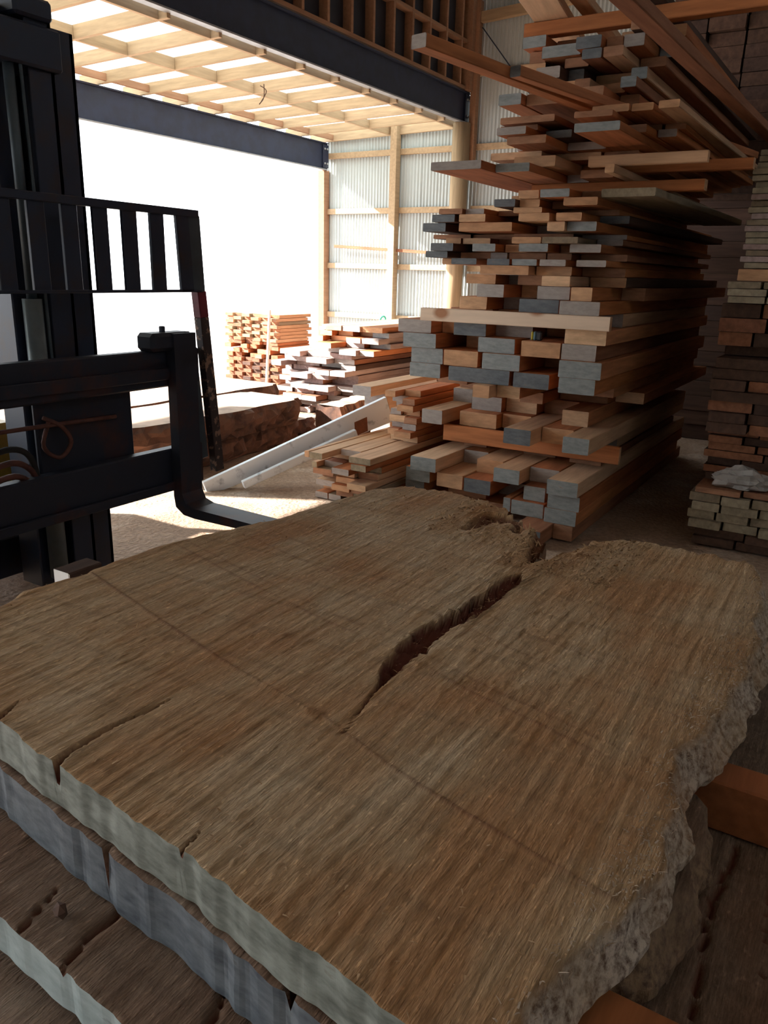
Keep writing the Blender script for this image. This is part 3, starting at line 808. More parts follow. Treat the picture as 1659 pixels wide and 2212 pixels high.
# clear plastic bag on the lip of the shadowed stack
def crumple(name, loc, sx, sy, sz, mat, seed, label, cat):
    bm = bmesh.new()
    bmesh.ops.create_icosphere(bm, subdivisions=3, radius=1)
    rng = random.Random(seed)
    ph = [rng.uniform(0, 6) for _ in range(8)]
    for v in bm.verts:
        c = v.co
        d = 1 + 0.22 * math.sin(5 * c.x + ph[0]) * math.sin(6 * c.y + ph[1]) + 0.16 * math.sin(11 * c.z + 7 * c.x + ph[2]) + 0.10 * math.sin(17 * c.y + ph[3])
        v.co = Vector((c.x * d * sx, c.y * d * sy, max(-0.55, c.z * d) * sz))
    o = bm_obj(name, bm, mat, None, loc)
    return tag(o, label, cat)
BAG = plain('cloudy_plastic', (0.42, 0.40, 0.38), 0.3, 0, 0.15, 12)
crumple('plastic_bag', (5.31, 0.60, 0.394 + 0.045), 0.08, 0.16, 0.08, BAG, 4, 'crumpled cloudy plastic bag on a lip of the shadowed stack', 'bag')

# ---- stacks near the opening
def side_stack(name, X, ylo, yhi, z0, rows_, th, L, wr, bodies, ends, noun, where, cat, group, jit, drop=0.0):
    z = z0; n = 0
    for k in range(rows_):
        y = ylo + random.uniform(0, 0.04); c = 0
        while y < yhi - 0.06:
            w = min(random.uniform(*wr), yhi - y)
            c += 1
            bd = random.choice(bodies); en = random.choice(ends)
            if random.random() >= drop:
                n += 1
                o = board(name, X + random.uniform(-jit, jit), y + w / 2, z, L + random.uniform(-.2, .1), w - 0.012, th - 0.004, bd, en)
                tag(o, '%s %s %s, %s from the shaded side, %s row %s' % (END_WORD[en], BODY_WORD[bd], noun, ORD[c], ORD[k + 1], where), cat, group)
            y += w
        z += th
    return z, n
zz, n = side_stack('dry_board', 7.5, 5.05, 6.15, 0.0, 12, 0.062, 2.2, (0.20, 0.40), 'ldbl', 'lllul', 'board', 'of the ragged bleached stack', 'board', 'dry boards in the ragged bleached stack', 0.16)
zz2, n_ = side_stack('dry_board', 7.6, 4.72, 5.6, zz + 0.002, 5, 0.062, 2.4, (0.16, 0.30), 'oopl', 'rugl', 'board', 'atop the ragged bleached stack', 'board', 'dry boards atop the bleached stack', 0.25)
n += n_
# thick sealed timbers behind the low pile
for k, (yc, z0, X, L, w, lab) in enumerate([(3.92, 0.0, 6.3, 3.0, 0.24, 'grey timber on the floor behind the white planks'), (3.90, 0.19, 6.25, 3.0, 0.22, 'second grey timber up behind the white planks'),
        (3.93, 0.38, 6.2, 3.0, 0.24, 'third grey timber up behind the white planks'), (3.92, 0.57, 5.95, 3.2, 0.20, 'topmost pale grey-tipped timber behind the white planks')]):
    th = 0.185 if k < 3 else 0.09
    o = board('squared_timber', X, yc, z0, L, w, th, 'p', 'u')
    tag(o, lab, 'timber', 'sealed timbers behind the white planks')

# far stack of short battens: seven columns, alternately proud and set back
nb = 0
z = 0.0
fs_rows = [(9, 0.052, 'b', 'mmmd', 'red-brown'), (3, 0.062, 'o', 'bm', 'yellowish'), (1, 0.045, 'o', 'm', 'orange'), (8, 0.046, 'py', 'bbmb', 'pale')]
ri = 0
for (cnt, th, bodies, ends, word) in fs_rows:
    for k in range(cnt):
        ri += 1
        ncol = 6 if th < 0.06 else 7
        w = 0.96 / ncol
        for c in range(ncol):
            if th > 0.06 and (c + k) % 3 == 1: continue
            dx = 0.05 if (c + k) % 2 else 0.0
            bd = random.choice(bodies); en = random.choice(ends)
            o = board('batten', 8.4 + dx + random.uniform(-.02, .02), 6.90 + (c + 0.5) * w, z, 0.7, w - 0.02, th - 0.004, bd, en)
            tag(o, '%s batten, %s column from the shaded side, %s row up in the checkered far stack' % (word, ORD[c + 1], ORD[ri]), 'batten', 'battens in the far stack')
            nb += 1
        z += th
tube_o = beam_between('pole', (8.28, 7.02, 0.0), (8.36, 7.0, 1.13), 0.03, 0.03, WHITE_CARD)
tag(tube_o, 'thin white pole leaning on the corner of the far stack', 'pole')
print('dry', n, 'battens', nb)

# ---- flitches (rough log slabs) by the opening
FLITCH_SIDE = plain('rough_bark_side', (0.16, 0.075, 0.045), 0.95, 0, 0.4, 7, col2=(0.07, 0.035, 0.025), bump=0.8)
FLITCH_TOP = plain('pale_flitch_top', (0.42, 0.30, 0.22), 0.9, 0, 0.3, 5, bump=0.3)
def flitch(x0, x1, y0, y1, z0, z1, seed, label):
    rng = np.random.default_rng(seed)
    nx, nr = 34, 14
    ph = rng.uniform(0, 6, 10)
    vs, fs, mi = [], [], []
    for i in range(nx):
        u = i / (nx - 1); x = x0 + (x1 - x0) * u
        e = 0.03 * math.sin(5 * u + ph[0]) + 0.02 * math.sin(17 * u + ph[1])
        f = 0.03 * math.sin(6 * u + ph[2]) + 0.015 * math.sin(23 * u + ph[3])
        pin = 1 - 0.12 * (u > 0.94) - 0.1 * (u < 0.04)
        ring = []
        a, b = y0 + e, y1 + f
        for (yy, zz) in [(a + .03, z0), ((a + b) / 2, z0), (b - .03, z0), (b + .01, z0 + (z1 - z0) * .3), (b + .02, z0 + (z1 - z0) * .6), (b - .01, z1), ((a + b) / 2 + .1, z1), ((a + b) / 2 - .1, z1), (a + .02, z1),
                         (a - .02, z0 + (z1 - z0) * .82), (a - .035, z0 + (z1 - z0) * .62), (a - .03, z0 + (z1 - z0) * .42), (a - .005, z0 + (z1 - z0) * .24), (a + .02, z0 + (z1 - z0) * .08)]:
            j = 0.0 if zz in (z0, z1) else 0.018
            yc = (a + b) / 2
            vs.append((x + rng.normal(0, .012), yc + (yy - yc) * pin + rng.normal(0, j), zz + rng.normal(0, j * .4)))
    for i in range(nx - 1):
        for k in range(nr):
            k2 = (k + 1) % nr
            fs.append((i * nr + k, (i + 1) * nr + k, (i + 1) * nr + k2, i * nr + k2)); mi.append(1 if k in (5, 6, 7) else 0)
    fs.append(tuple(range(nr))); mi.append(0)
    fs.append(tuple((nx - 1) * nr + k for k in range(nr))[::-1]); mi.append(0)
    fs = [tuple(reversed(f)) for f in fs]
    o = mesh_obj('flitch', vs, fs, [FLITCH_SIDE, FLITCH_TOP], mat_idx=mi)
    return tag(o, label, 'log slab', 'rough log slabs near the opening')
flitch(4.35, 6.45, 4.78, 5.5, 0.0, 0.20, 1, 'dark rough log slab lying on the floor, lower of the pair behind the white planks')
flitch(4.0, 6.15, 4.74, 5.5, 0.205, 0.44, 2, 'sun-topped rough log slab, upper of the pair behind the white planks')
flitch(4.7, 7.0, 5.75, 6.6, 0.0, 0.40, 3, 'pale-topped rough log slab behind the pair, before the checkered far stack')
flitch(6.25, 7.1, 4.38, 4.66, 0.0, 0.38, 5, 'short reddish log slab offcut beyond the upper end of the white planks')

# ---- two white painted planks leaning on the low pile
def white_plank(p0, p1, w0, w1, t, label, patch=None):
    p0, p1 = Vector(p0), Vector(p1)
    d = (p1 - p0); L = d.length; d.normalize()
    n = d.cross(Vector((0, 0, 1))); n.normalize()         # horizontal normal (towards viewer)
    u = n.cross(d)
    root = empty('white_plank', p0)
    bm = bmesh.new()
    box_bm(bm, 0, L, -t / 2, t / 2, -0.5, 0.5, 0)
    for v in bm.verts:
        v.co.z *= w0 + (w1 - w0) * v.co.x / L
    bmesh.ops.bevel(bm, geom=bm.edges[:], offset=0.004, segments=1, affect='EDGES')
    m = Matrix.Identity(4)
    for i in range(3):
        m[i][0] = d[i]; m[i][1] = -n[i]; m[i][2] = u[i]
    for f in bm.faces: f.material_index = 0
    bm.normal_update()
    o = bm_obj('board', bm, [WHITE_PAINT, RUST_PATCH], root)
    for f in o.data.polygons:
        if f.center.x > L - 0.01: f.material_index = 1
    root.matrix_basis = Matrix.Translation(p0) @ m
    if patch:
        bm = bmesh.new()
        x0, x1, za, zb = patch
        box_bm(bm, x0, x1, -t / 2 - 0.004, t / 2 - 0.02, za, zb, 0.001)
        for v in bm.verts: v.co.x += 0.25 * (v.co.z - za)
        bm_obj('bare_patch', bm, RUST_PATCH, root)['label'] = 'bare rusty square patch'
    return tag(root, label, 'plank', 'white planks leaning on the low pile')
white_plank(on_x(443, 1056, 4.27), on_x(840, 883, 5.6), 0.12, 0.22, 0.05, 'wide white-painted plank with a rusty square patch, leaning on the low pile', (1.30, 1.42, -0.095, 0.02))
white_plank(on_x(525, 1047, 4.42), on_x(770, 936, 5.24), 0.06, 0.075, 0.05, 'narrow white-painted plank tucked under the wide white one')

# tape measure on the main stack
def tape_measure(loc):
    t = empty('tape_measure', loc)
    bm = bmesh.new(); box_bm(bm, -0.02, 0.02, -0.035, 0.0, 0, 0.058, 0.008); bm_obj('case', bm, plain('black_plastic', (0.02, 0.02, 0.024), 0.4), t)
    bm = bmesh.new(); box_bm(bm, -0.02, 0.02, 0.001, 0.020, 0, 0.058, 0.008); bm_obj('grip', bm, plain('blue_grey_rubber', (0.14, 0.24, 0.30), 0.6), t)
    bm = bmesh.new(); box_bm(bm, -0.02, 0.02, 0.021, 0.034, 0, 0.056, 0.006); bm_obj('yellow_shell', bm, plain('yellow_plastic', (0.65, 0.50, 0.04), 0.4), t)
    box('hook', -0.018, 0.018, 0.035, 0.037, 0.001, 0.014, BOLT, t, 0)
    return tag(t, 'yellow and black tape measure resting on a timber of the tall stack', 'tape measure')
r_t = [r for r in rows if r['id'] == 'mid'][-1]
p = on_x(1157, 735, 4.86)
tape_measure((4.88, p[1], r_t['z0'] + 0.001))

# ================================================================== THE BIG SLABS
def vnoise(x, y, seed):
    """smooth value noise on arrays"""
    rng = np.random.default_rng(seed)
    T = rng.random((256, 256))
    xi, yi = np.floor(x).astype(int), np.floor(y).astype(int)
    fx, fy = x - xi, y - yi
    fx = fx * fx * (3 - 2 * fx); fy = fy * fy * (3 - 2 * fy)
    a = T[xi & 255, yi & 255]; b = T[(xi + 1) & 255, yi & 255]; c = T[xi & 255, (yi + 1) & 255]; d = T[(xi + 1) & 255, (yi + 1) & 255]
    return (a * (1 - fx) + b * fx) * (1 - fy) + (c * (1 - fx) + d * fx) * fy - 0.5

def seg_dist(X, Y, pts, widths):
    """distance to a polyline over its local half-width (<1 inside)"""
    best = np.full(X.shape, 99.0)
    for (p, q, w0, w1) in zip(pts[:-1], pts[1:], widths[:-1], widths[1:]):
        dx, dy = q[0] - p[0], q[1] - p[1]
        L2 = dx * dx + dy * dy
        t = np.clip(((X - p[0]) * dx + (Y - p[1]) * dy) / L2, 0, 1)
        d = np.hypot(X - p[0] - t * dx, Y - p[1] - t * dy) / (w0 + (w1 - w0) * t)
        best = np.minimum(best, d)
    return best

def slab(name, z0, z1, front, far, left, right, nu, nv, cracks, mats, seed, rough=1.0, edge_n=0.006, tears=(), bark_w=0.022, right_slope=0.045, front_n=0.004, marks=()):
    """front/far: (Y, X) tables; left/right: (X, Y) tables; cracks: (pts, half-widths, depth)"""
    u = np.linspace(0, 1, nu)[:, None] * np.ones((1, nv)); v = np.ones((nu, 1)) * np.linspace(0, 1, nv)[None, :]
    f = np.array(sorted(front)); g = np.array(sorted(far)); l = np.array(sorted(left)); r = np.array(sorted(right))
    ylo, yhi = min(f[0, 0], g[0, 0]), max(f[-1, 0], g[-1, 0])
    Y0 = ylo + (yhi - ylo) * v
    fx = np.interp(Y0, f[:, 0], f[:, 1]) + front_n * vnoise(Y0 * 40, Y0 * 0 + 3, seed + 1) * 2
    gx = np.interp(Y0, g[:, 0], g[:, 1]) + 0.03 * vnoise(Y0 * 22, Y0 * 0 + 5, seed + 2) + 0.03 * vnoise(Y0 * 70, Y0 * 0 + 5, seed + 9)
    X = fx + (gx - fx) * u
    ly = np.interp(X, l[:, 0], l[:, 1]) + edge_n * 2 * vnoise(X * 30, X * 0 + 7, seed + 3)
    ry = np.interp(X, r[:, 0], r[:, 1]) + edge_n * 3 * vnoise(X * 13, X * 0 + 9, seed + 4) + edge_n * 0.8 * vnoise(X * 60, X * 0 + 9, seed + 5)
    Y = ry + (ly - ry) * v
    X = np.interp(Y, f[:, 0], f[:, 1]) + front_n * 2 * vnoise(Y * 40, Y * 0 + 3, seed + 1)
    gx = np.interp(Y, g[:, 0], g[:, 1]) + 0.03 * vnoise(Y * 22, Y * 0 + 5, seed + 2) + 0.03 * vnoise(Y * 70, Y * 0 + 5, seed + 9)
    X = X + (gx - X) * u
    # saw-torn relief, long along the grain
    Z = np.zeros_like(X)
    Z += 0.0022 * rough * vnoise(X * 7, Y * 75, seed + 11)
    Z += 0.0016 * rough * vnoise(X * 22, Y * 160, seed + 12)
    lump = vnoise(X * 40, Y * 85, seed + 13); patch = np.clip(vnoise(X * 3.0, Y * 4.0, seed + 14) + 0.25, 0, 1)
    Z += 0.012 * rough * np.clip(lump - 0.16, 0, 1) * patch
    Z += 0.004 * rough * vnoise(X * 2.2, Y * 2.6, seed + 15)
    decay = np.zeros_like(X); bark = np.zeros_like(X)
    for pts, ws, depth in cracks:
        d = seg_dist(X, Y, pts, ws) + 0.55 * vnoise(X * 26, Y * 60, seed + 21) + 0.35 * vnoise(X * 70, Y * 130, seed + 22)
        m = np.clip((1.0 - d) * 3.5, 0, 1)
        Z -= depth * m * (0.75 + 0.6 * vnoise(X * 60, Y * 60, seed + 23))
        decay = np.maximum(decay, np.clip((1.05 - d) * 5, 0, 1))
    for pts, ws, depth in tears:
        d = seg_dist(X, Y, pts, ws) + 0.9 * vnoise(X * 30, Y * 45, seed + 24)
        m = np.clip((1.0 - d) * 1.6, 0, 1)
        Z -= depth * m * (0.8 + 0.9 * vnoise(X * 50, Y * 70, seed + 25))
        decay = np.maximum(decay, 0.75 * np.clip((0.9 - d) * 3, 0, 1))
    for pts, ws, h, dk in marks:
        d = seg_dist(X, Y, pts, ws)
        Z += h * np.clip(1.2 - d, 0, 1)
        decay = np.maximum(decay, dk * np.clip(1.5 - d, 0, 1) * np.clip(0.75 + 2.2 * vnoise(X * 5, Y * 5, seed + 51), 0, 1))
    # waney right edge: rounds down and carries bark
    e = (Y - ry)
    wob = bark_w * (0.9 + 1.6 * vnoise(X * 6, X * 0 + 1, seed + 31) + 0.8 * vnoise(X * 19, X * 0 + 1, seed + 32))
    k = np.clip(1 - e / np.maximum(wob, 0.008), 0, 1)
    Z -= right_slope * k ** 1.5 + 0.018 * k * vnoise(X * 45, Y * 60, seed + 33)
    bark = np.clip(k * 2.2, 0, 1) * (np.clip(vnoise(X * 9, Y * 12, seed + 34) + 0.75, 0, 1))
    el = np.clip(1 - (ly - Y) / 0.02, 0, 1); Z -= 0.012 * el ** 2
    Z += z1
    V = np.stack([X, Y, Z], -1).reshape(-1, 3)
    n_top = nu * nv
    # border ring
    ring = [i * nv for i in range(nu)] + [(nu - 1) * nv + j for j in range(1, nv)] + [i * nv + nv - 1 for i in range(nu - 2, -1, -1)] + [j for j in range(nv - 2, 0, -1)]
    ring = np.array(ring)
    nr = len(ring)
    side = np.zeros(nr, int); side[:nu] = 0; side[nu:nu + nv - 1] = 1; side[nu + nv - 1:nu + nv - 1 + nu - 1] = 2; side[nu + nv - 1 + nu - 1:] = 3
    rings = [V[ring]]
    lv = [0.33, 0.66, 1.0]
    for t in lv:
        P = V[ring].copy()
        P[:, 2] = P[:, 2] * (1 - t) + z0 * t
        out = vnoise(P[:, 0] * 18 + P[:, 1] * 18, P[:, 2] * 60, seed + 41)
        P[:, 0] += np.where(side == 3, 0.004 * out, np.where(side == 1, 0.02 * out, 0))
        P[:, 1] += np.where(side == 0, -0.015 * math.sin(t * 3.14) + 0.014 * out, np.where(side == 2, 0.015 * out, 0))
        rings.append(P)
    allV = np.concatenate([V] + rings[1:])
    ii, jj = np.meshgrid(np.arange(nu - 1), np.arange(nv - 1), indexing='ij')
    a = (ii * nv + jj).ravel()
    top = np.stack([a, a + nv, a + nv + 1, a + 1], 1)
    quads = [top]; idx = [np.zeros(len(top), int)]
    prev = ring
    for q in range(len(lv)):
        cur = n_top + q * nr + np.arange(nr)
        nx_ = np.roll(np.arange(nr), -1)
        quads.append(np.stack([prev, cur, cur[nx_], prev[nx_]], 1))
        s_here = np.maximum(side, side[nx_] * (side[nx_] == side))
        idx.append(np.where(side == 3, 1, np.where(side == 0, 2, 3)))
        prev = cur
    Q = np.concatenate(quads); I = np.concatenate(idx)
    me = bpy.data.meshes.new(name)
    bottom = prev[::-1]
    me.vertices.add(len(allV)); me.vertices.foreach_set('co', allV.astype(np.float32).ravel())
    nl = len(Q) * 4 + len(bottom)
    me.loops.add(nl); me.loops.foreach_set('vertex_index', np.concatenate([Q.ravel(), bottom]).astype(np.int32))
    me.polygons.add(len(Q) + 1)
    me.polygons.foreach_set('loop_start', np.concatenate([np.arange(len(Q)) * 4, [len(Q) * 4]]).astype(np.int32))
    for m in mats: me.materials.append(m)
    me.update(calc_edges=True)
    me.validate()
    me.polygons.foreach_set('material_index', np.concatenate([I, [3]]).astype(np.int32))
    sm = np.zeros(len(Q) + 1, bool); sm[:len(top)] = True
    me.polygons.foreach_set('use_smooth', sm)
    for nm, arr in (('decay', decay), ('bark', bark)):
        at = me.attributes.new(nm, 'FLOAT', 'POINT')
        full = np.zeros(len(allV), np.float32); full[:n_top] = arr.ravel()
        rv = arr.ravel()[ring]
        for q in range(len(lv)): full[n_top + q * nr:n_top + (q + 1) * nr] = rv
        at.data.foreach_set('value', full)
    o = bpy.data.objects.new(name, me)
    COL.objects.link(o)
    return o, (X, Y, Z)

P = lambda *px: [tuple(on_z(a, b, 0.85)[:2]) for a, b in px]
front = [(1.86, 0.76), (1.70, 0.745), (1.40, 0.718), (1.236, 0.701), (1.057, 0.676), (0.878, 0.661), (0.736, 0.65), (0.565, 0.624), (0.44, 0.607), (0.313, 0.59), (0.16, 0.575), (0.0, 0.57)]
far = [(1.80, 2.40), (1.575, 2.44), (1.49, 2.567), (1.326, 2.607), (1.127, 2.558), (1.036, 2.517), (0.95, 2.44), (0.90, 2.40), (0.845, 2.37), (0.80, 2.30), (0.765, 2.08), (0.745, 2.06), (0.715, 2.12), (0.69, 2.30), (0.66, 2.36), (0.60, 2.40), (0.559, 2.455), (0.486, 2.455), (0.318, 2.446), (0.162, 2.43), (0.0, 2.42)]
left = [(0.5, 1.74), (0.8, 1.74), (1.011, 1.713), (1.111, 1.75), (1.265, 1.73), (1.465, 1.738), (1.627, 1.715), (1.821, 1.662), (1.958, 1.62), (2.2, 1.603), (2.4, 1.575), (2.567, 1.49), (2.7, 1.45)]
right = [(2.6, 0.155), (2.437, 0.163), (2.251, 0.140), (2.04, 0.120), (1.816, 0.095), (1.637, 0.100), (1.508, 0.11), (1.376, 0.138), (1.292, 0.150), (1.215, 0.145), (1.099, 0.128), (1.016, 0.129), (0.921, 0.132), (0.818, 0.163), (0.708, 0.178), (0.5, 0.18)]
cracks = [
    ([(1.195, .737), (1.288, .755), (1.465, .775), (1.607, .75), (1.753, .742), (1.903, .741), (1.95, .742)], [.005, .024, .032, .027, .027, .022, .004], 0.034),
    ([(1.02, .70), (1.10, .718), (1.195, .737)], [.001, .002, .004], 0.012),
    ([(0.64, 1.052), (0.677, 1.046), (0.711, 1.055), (0.793, 1.06), (0.878, 1.047), (0.93, 1.045)], [.010, .009, .007, .005, .003, .001], 0.05),
    ([(0.63, 0.72), (0.69, 0.728)], [.003, .001], 0.02),
    ([(0.70, 1.245), (0.76, 1.27)], [.006, .001], 0.02),
]
tears = [([(2.24, 1.05), (2.42, 1.03), (2.40, .93), (2.30, .90)], [.02, .05, .04, .02], 0.035),
         ([(2.35, .82), (2.25, .80), (2.06, .757)], [.05, .03, .012], 0.05),
         ([(2.32, .68), (2.2, .70)], [.03, .008], 0.03)]
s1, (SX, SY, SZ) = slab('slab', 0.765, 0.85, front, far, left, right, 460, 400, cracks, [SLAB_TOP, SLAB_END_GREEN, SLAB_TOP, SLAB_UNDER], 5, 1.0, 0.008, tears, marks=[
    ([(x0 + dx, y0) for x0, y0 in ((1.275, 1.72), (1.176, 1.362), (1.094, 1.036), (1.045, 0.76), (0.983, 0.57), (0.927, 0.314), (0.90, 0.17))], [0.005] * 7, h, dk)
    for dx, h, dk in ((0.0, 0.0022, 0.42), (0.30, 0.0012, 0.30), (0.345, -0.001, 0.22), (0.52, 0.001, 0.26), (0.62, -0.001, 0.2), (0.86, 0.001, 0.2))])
tag(s1, 'huge freshly sawn slab on top, split down the middle, pale sealed end', 'wood slab', 'sawn slabs in the foreground pile')

f2 = [(1.9, 0.74), (1.40, 0.71), (1.236, 0.692), (1.057, 0.667), (0.878, 0.652), (0.736, 0.641), (0.565, 0.616), (0.313, 0.585), (0.0, 0.56)]
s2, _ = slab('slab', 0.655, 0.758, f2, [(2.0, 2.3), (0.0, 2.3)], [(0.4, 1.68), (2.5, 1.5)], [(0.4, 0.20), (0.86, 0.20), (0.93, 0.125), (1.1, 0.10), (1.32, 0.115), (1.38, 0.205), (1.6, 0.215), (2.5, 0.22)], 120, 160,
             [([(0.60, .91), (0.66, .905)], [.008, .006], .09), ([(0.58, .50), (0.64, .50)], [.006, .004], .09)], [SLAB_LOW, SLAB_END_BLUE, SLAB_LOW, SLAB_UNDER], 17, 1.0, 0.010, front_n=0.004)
tag(s2, 'second slab down, blue-grey sealed end with short dark splits', 'wood slab', 'sawn slabs in the foreground pile')
P65 = lambda a, b, z=0.645: on_z(a, b, z)
f3 = [(2.0, 0.60), (1.4, 0.565), (1.032, 0.545), (0.883, 0.537), (0.718, 0.526), (0.4, 0.51), (0.0, 0.49), (-0.8, 0.47)]
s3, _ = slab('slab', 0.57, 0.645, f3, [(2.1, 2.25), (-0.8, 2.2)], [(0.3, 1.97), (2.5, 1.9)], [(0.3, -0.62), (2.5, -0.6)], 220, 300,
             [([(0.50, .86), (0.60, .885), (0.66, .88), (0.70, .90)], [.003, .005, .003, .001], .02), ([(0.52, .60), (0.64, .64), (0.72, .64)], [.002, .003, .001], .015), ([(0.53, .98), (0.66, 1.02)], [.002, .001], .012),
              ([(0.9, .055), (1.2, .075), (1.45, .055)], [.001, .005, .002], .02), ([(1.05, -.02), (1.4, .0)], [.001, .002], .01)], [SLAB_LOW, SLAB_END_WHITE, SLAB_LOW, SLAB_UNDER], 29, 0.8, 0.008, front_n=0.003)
tag(s3, 'third slab down, grey-brown and checked, jutting out with a chalky white end', 'wood slab', 'sawn slabs in the foreground pile')
f4 = [(2.0, 0.56), (1.2, 0.50), (0.95, 0.475), (0.8, 0.462), (0.3, 0.43), (-0.8, 0.40)]
s4, _ = slab('slab', 0.47, 0.55, f4, [(2.1, 2.2), (-0.8, 2.2)], [(0.2, 1.95), (2.5, 1.9)], [(0.2, -0.5), (2.5, -0.5)], 40, 90, [], [SLAB_LOW, SLAB_END_WHITE, SLAB_LOW, SLAB_UNDER], 37, 0.8, 0.008, front_n=0.01)
tag(s4, 'lowest slab, only its white end showing at the corner nearest the ground', 'wood slab', 'sawn slabs in the foreground pile')
for (x0, x1, z0, z1, lab) in [(0.62, 0.80, 0.552, 0.568, 'thin strip'), (2.0, 2.1, 0.552, 0.568, 'thin strip')]:
    o = box('spacer', x0, x1, -0.4, 1.85, z0, z1, W_BROWN); tag(o, 'thin spacer strip between the two lowest slabs, %s' % ('near the white ends' if x0 < 1 else 'toward the tall stack'), 'spacer')
for x0, lab in ((0.95, 'near the white ends'), (2.05, 'toward the tall stack')):
    o = box('bearer', x0, x0 + 0.16, -0.45, 1.80, 0.30, 0.468, W_BROWN); tag(o, 'thick bearer under the lowest slab, upper one %s' % lab, 'timber')
    for yy in (-0.3, 1.55):
        o = box('bearer_block', x0 - 0.02, x0 + 0.18, yy, yy + 0.25, 0.0, 0.298, W_BROWN); tag(o, 'block on the floor under the slab pile, %s, %s end' % (lab, 'doorway' if yy > 0 else 'gap'), 'timber')
o = box('bearer', 1.405, 1.485, -0.55, 0.185, 0.650, 0.755, W_ORANGE); tag(o, 'orange bearer poking out beside the live edge, farther one', 'timber', 'orange bearers beside the big slab')
o = box('bearer', 0.745, 0.855, -0.55, 0.185, 0.650, 0.752, W_ORANGE); tag(o, 'orange bearer poking out beside the live edge, nearer one', 'timber', 'orange bearers beside the big slab')
o = board('squared_timber', 1.255, 1.815, 0.655, 0.11, 0.07, 0.18, 'd', 'l'); tag(o, 'short timber with a white end peeping past the slab by the forklift', 'timber')
o.data.materials[1] = WHITE_CARD

# torn fibres standing on the big slab: one part of it, too many to count
def fuzz(parent, n, xr, yr, size, mat, name, extra=None):
    nu, nv = SX.shape
    vs, fs = [], []
    rng = np.random.default_rng(3)
    c = 0
    while c < n:
        i = rng.integers(2, nu - 2); j = rng.integers(2, nv - 2)
        x, y, z = SX[i, j], SY[i, j], SZ[i, j]
        if extra is None:
            pr = 0.15 + 1.4 * max(0, float(vnoise(np.array([x * 3.0]), np.array([y * 4.0]), 19)[0]) + 0.1) + (0.5 if x > 1.6 else 0)
            if rng.random() > pr: continue
        else:
            if not extra(x, y, rng): continue
        L = size * rng.uniform(0.4, 1.6); w = size * 0.10 * rng.uniform(0.5, 1.6)
        ang = rng.normal(math.pi, 0.35) if rng.random() < 0.7 else rng.uniform(0, 6.28)
        up = rng.uniform(0.05, 0.55)
        d = np.array([math.cos(ang), math.sin(ang), up]) * L
        s = np.array([-math.sin(ang), math.cos(ang), 0]) * w
        b = len(vs); p = np.array([x, y, z - 0.001])
        vs += [p - s, p + s, p + d * 0.6 + s * 0.8 + np.array([0, 0, w]), p + d, p + d * 0.6 - s * 0.8 + np.array([0, 0, w])]
        fs += [(b, b + 1, b + 2, b + 4), (b + 4, b + 2, b + 3)]
        c += 1
    o = mesh_obj(name, vs, fs, mat, parent)
    o['kind'] = 'stuff'
    return o
FIBRE = wood('torn_fibre', [(0.52, 0.33, 0.18)], contrast=0.3)
fuzz(s1, 3800, 0, 0, 0.011, FIBRE, 'torn_fibres')
fuzz(s1, 900, 0, 0, 0.022, FIBRE, 'splinters', lambda x, y, r: (x > 2.0 and 0.5 < y < 0.85 and r.random() < .9) or (x > 2.15 and .85 <= y < 1.2 and r.random() < 0.5))
SHRED = wood('bark_shred', [(0.50, 0.38, 0.28)], contrast=0.5)
fuzz(s1, 2200, 0, 0, 0.010, SHRED, 'bark_shreds', lambda x, y, r: y < 0.10 + 0.10 * r.random() + np.interp(x, [.5, .8, 1.1, 2.6], [.06, .03, 0.02, 0.02]))
# chip lying on the third slab
q = on_z(130, 1970, 0.655)
bm = bmesh.new(); bmesh.ops.create_icosphere(bm, subdivisions=1, radius=1)
for v in bm.verts: v.co = Vector((v.co.x * 0.012 + 0.004 * v.co.y, v.co.y * 0.018, v.co.z * 0.011 * (1 + 0.5 * v.co.x)))
o = bm_obj('wood_chip', bm, W_DARK, None, (q[0], q[1], 0.657)); tag(o, 'small dark wood chip lying on the third slab down', 'wood chip')

# ================================================================== FORKLIFT
fk = empty('forklift', (2.0, 3.9, 0))
tag(fk, 'old dark forklift facing the slabs with forks lowered behind them', 'forklift')
XC = 2.0
def FP(o):                                   # parts are modelled in world space, keep them there under the root
    o.parent = fk
    o.matrix_parent_inverse = Matrix.Translation((-2.0, -3.9, 0))
    return o
Yf = 3.0
# carriage
def carriage_bar(z0, z1, mat): return FP(box('carriage_bar', XC - 1.15, 3.07, Yf + 0.06, Yf + 0.13, z0, z1, mat, None, 0.008))
carriage_bar(1.06, 1.245, FORK_RUST)
carriage_bar(0.515, 0.735, FORK_RUST)
FP(box('carriage_lip', XC - 1.15, 3.0, Yf + 0.035, Yf + 0.06, 1.10, 1.16, FORK_RUST, None, 0.004))
FP(box('carriage_lip', XC - 1.15, 3.0, Yf + 0.035, Yf + 0.06, 0.515, 0.56, FORK_RUST, None, 0.004))
for (a, b) in ((2.12, 2.665), (1.35, 1.85)):
    FP(box('carriage_plate', a, b, Yf + 0.135, Yf + 0.165, 0.56, 1.22, FORK_RUST, None, 0.01))
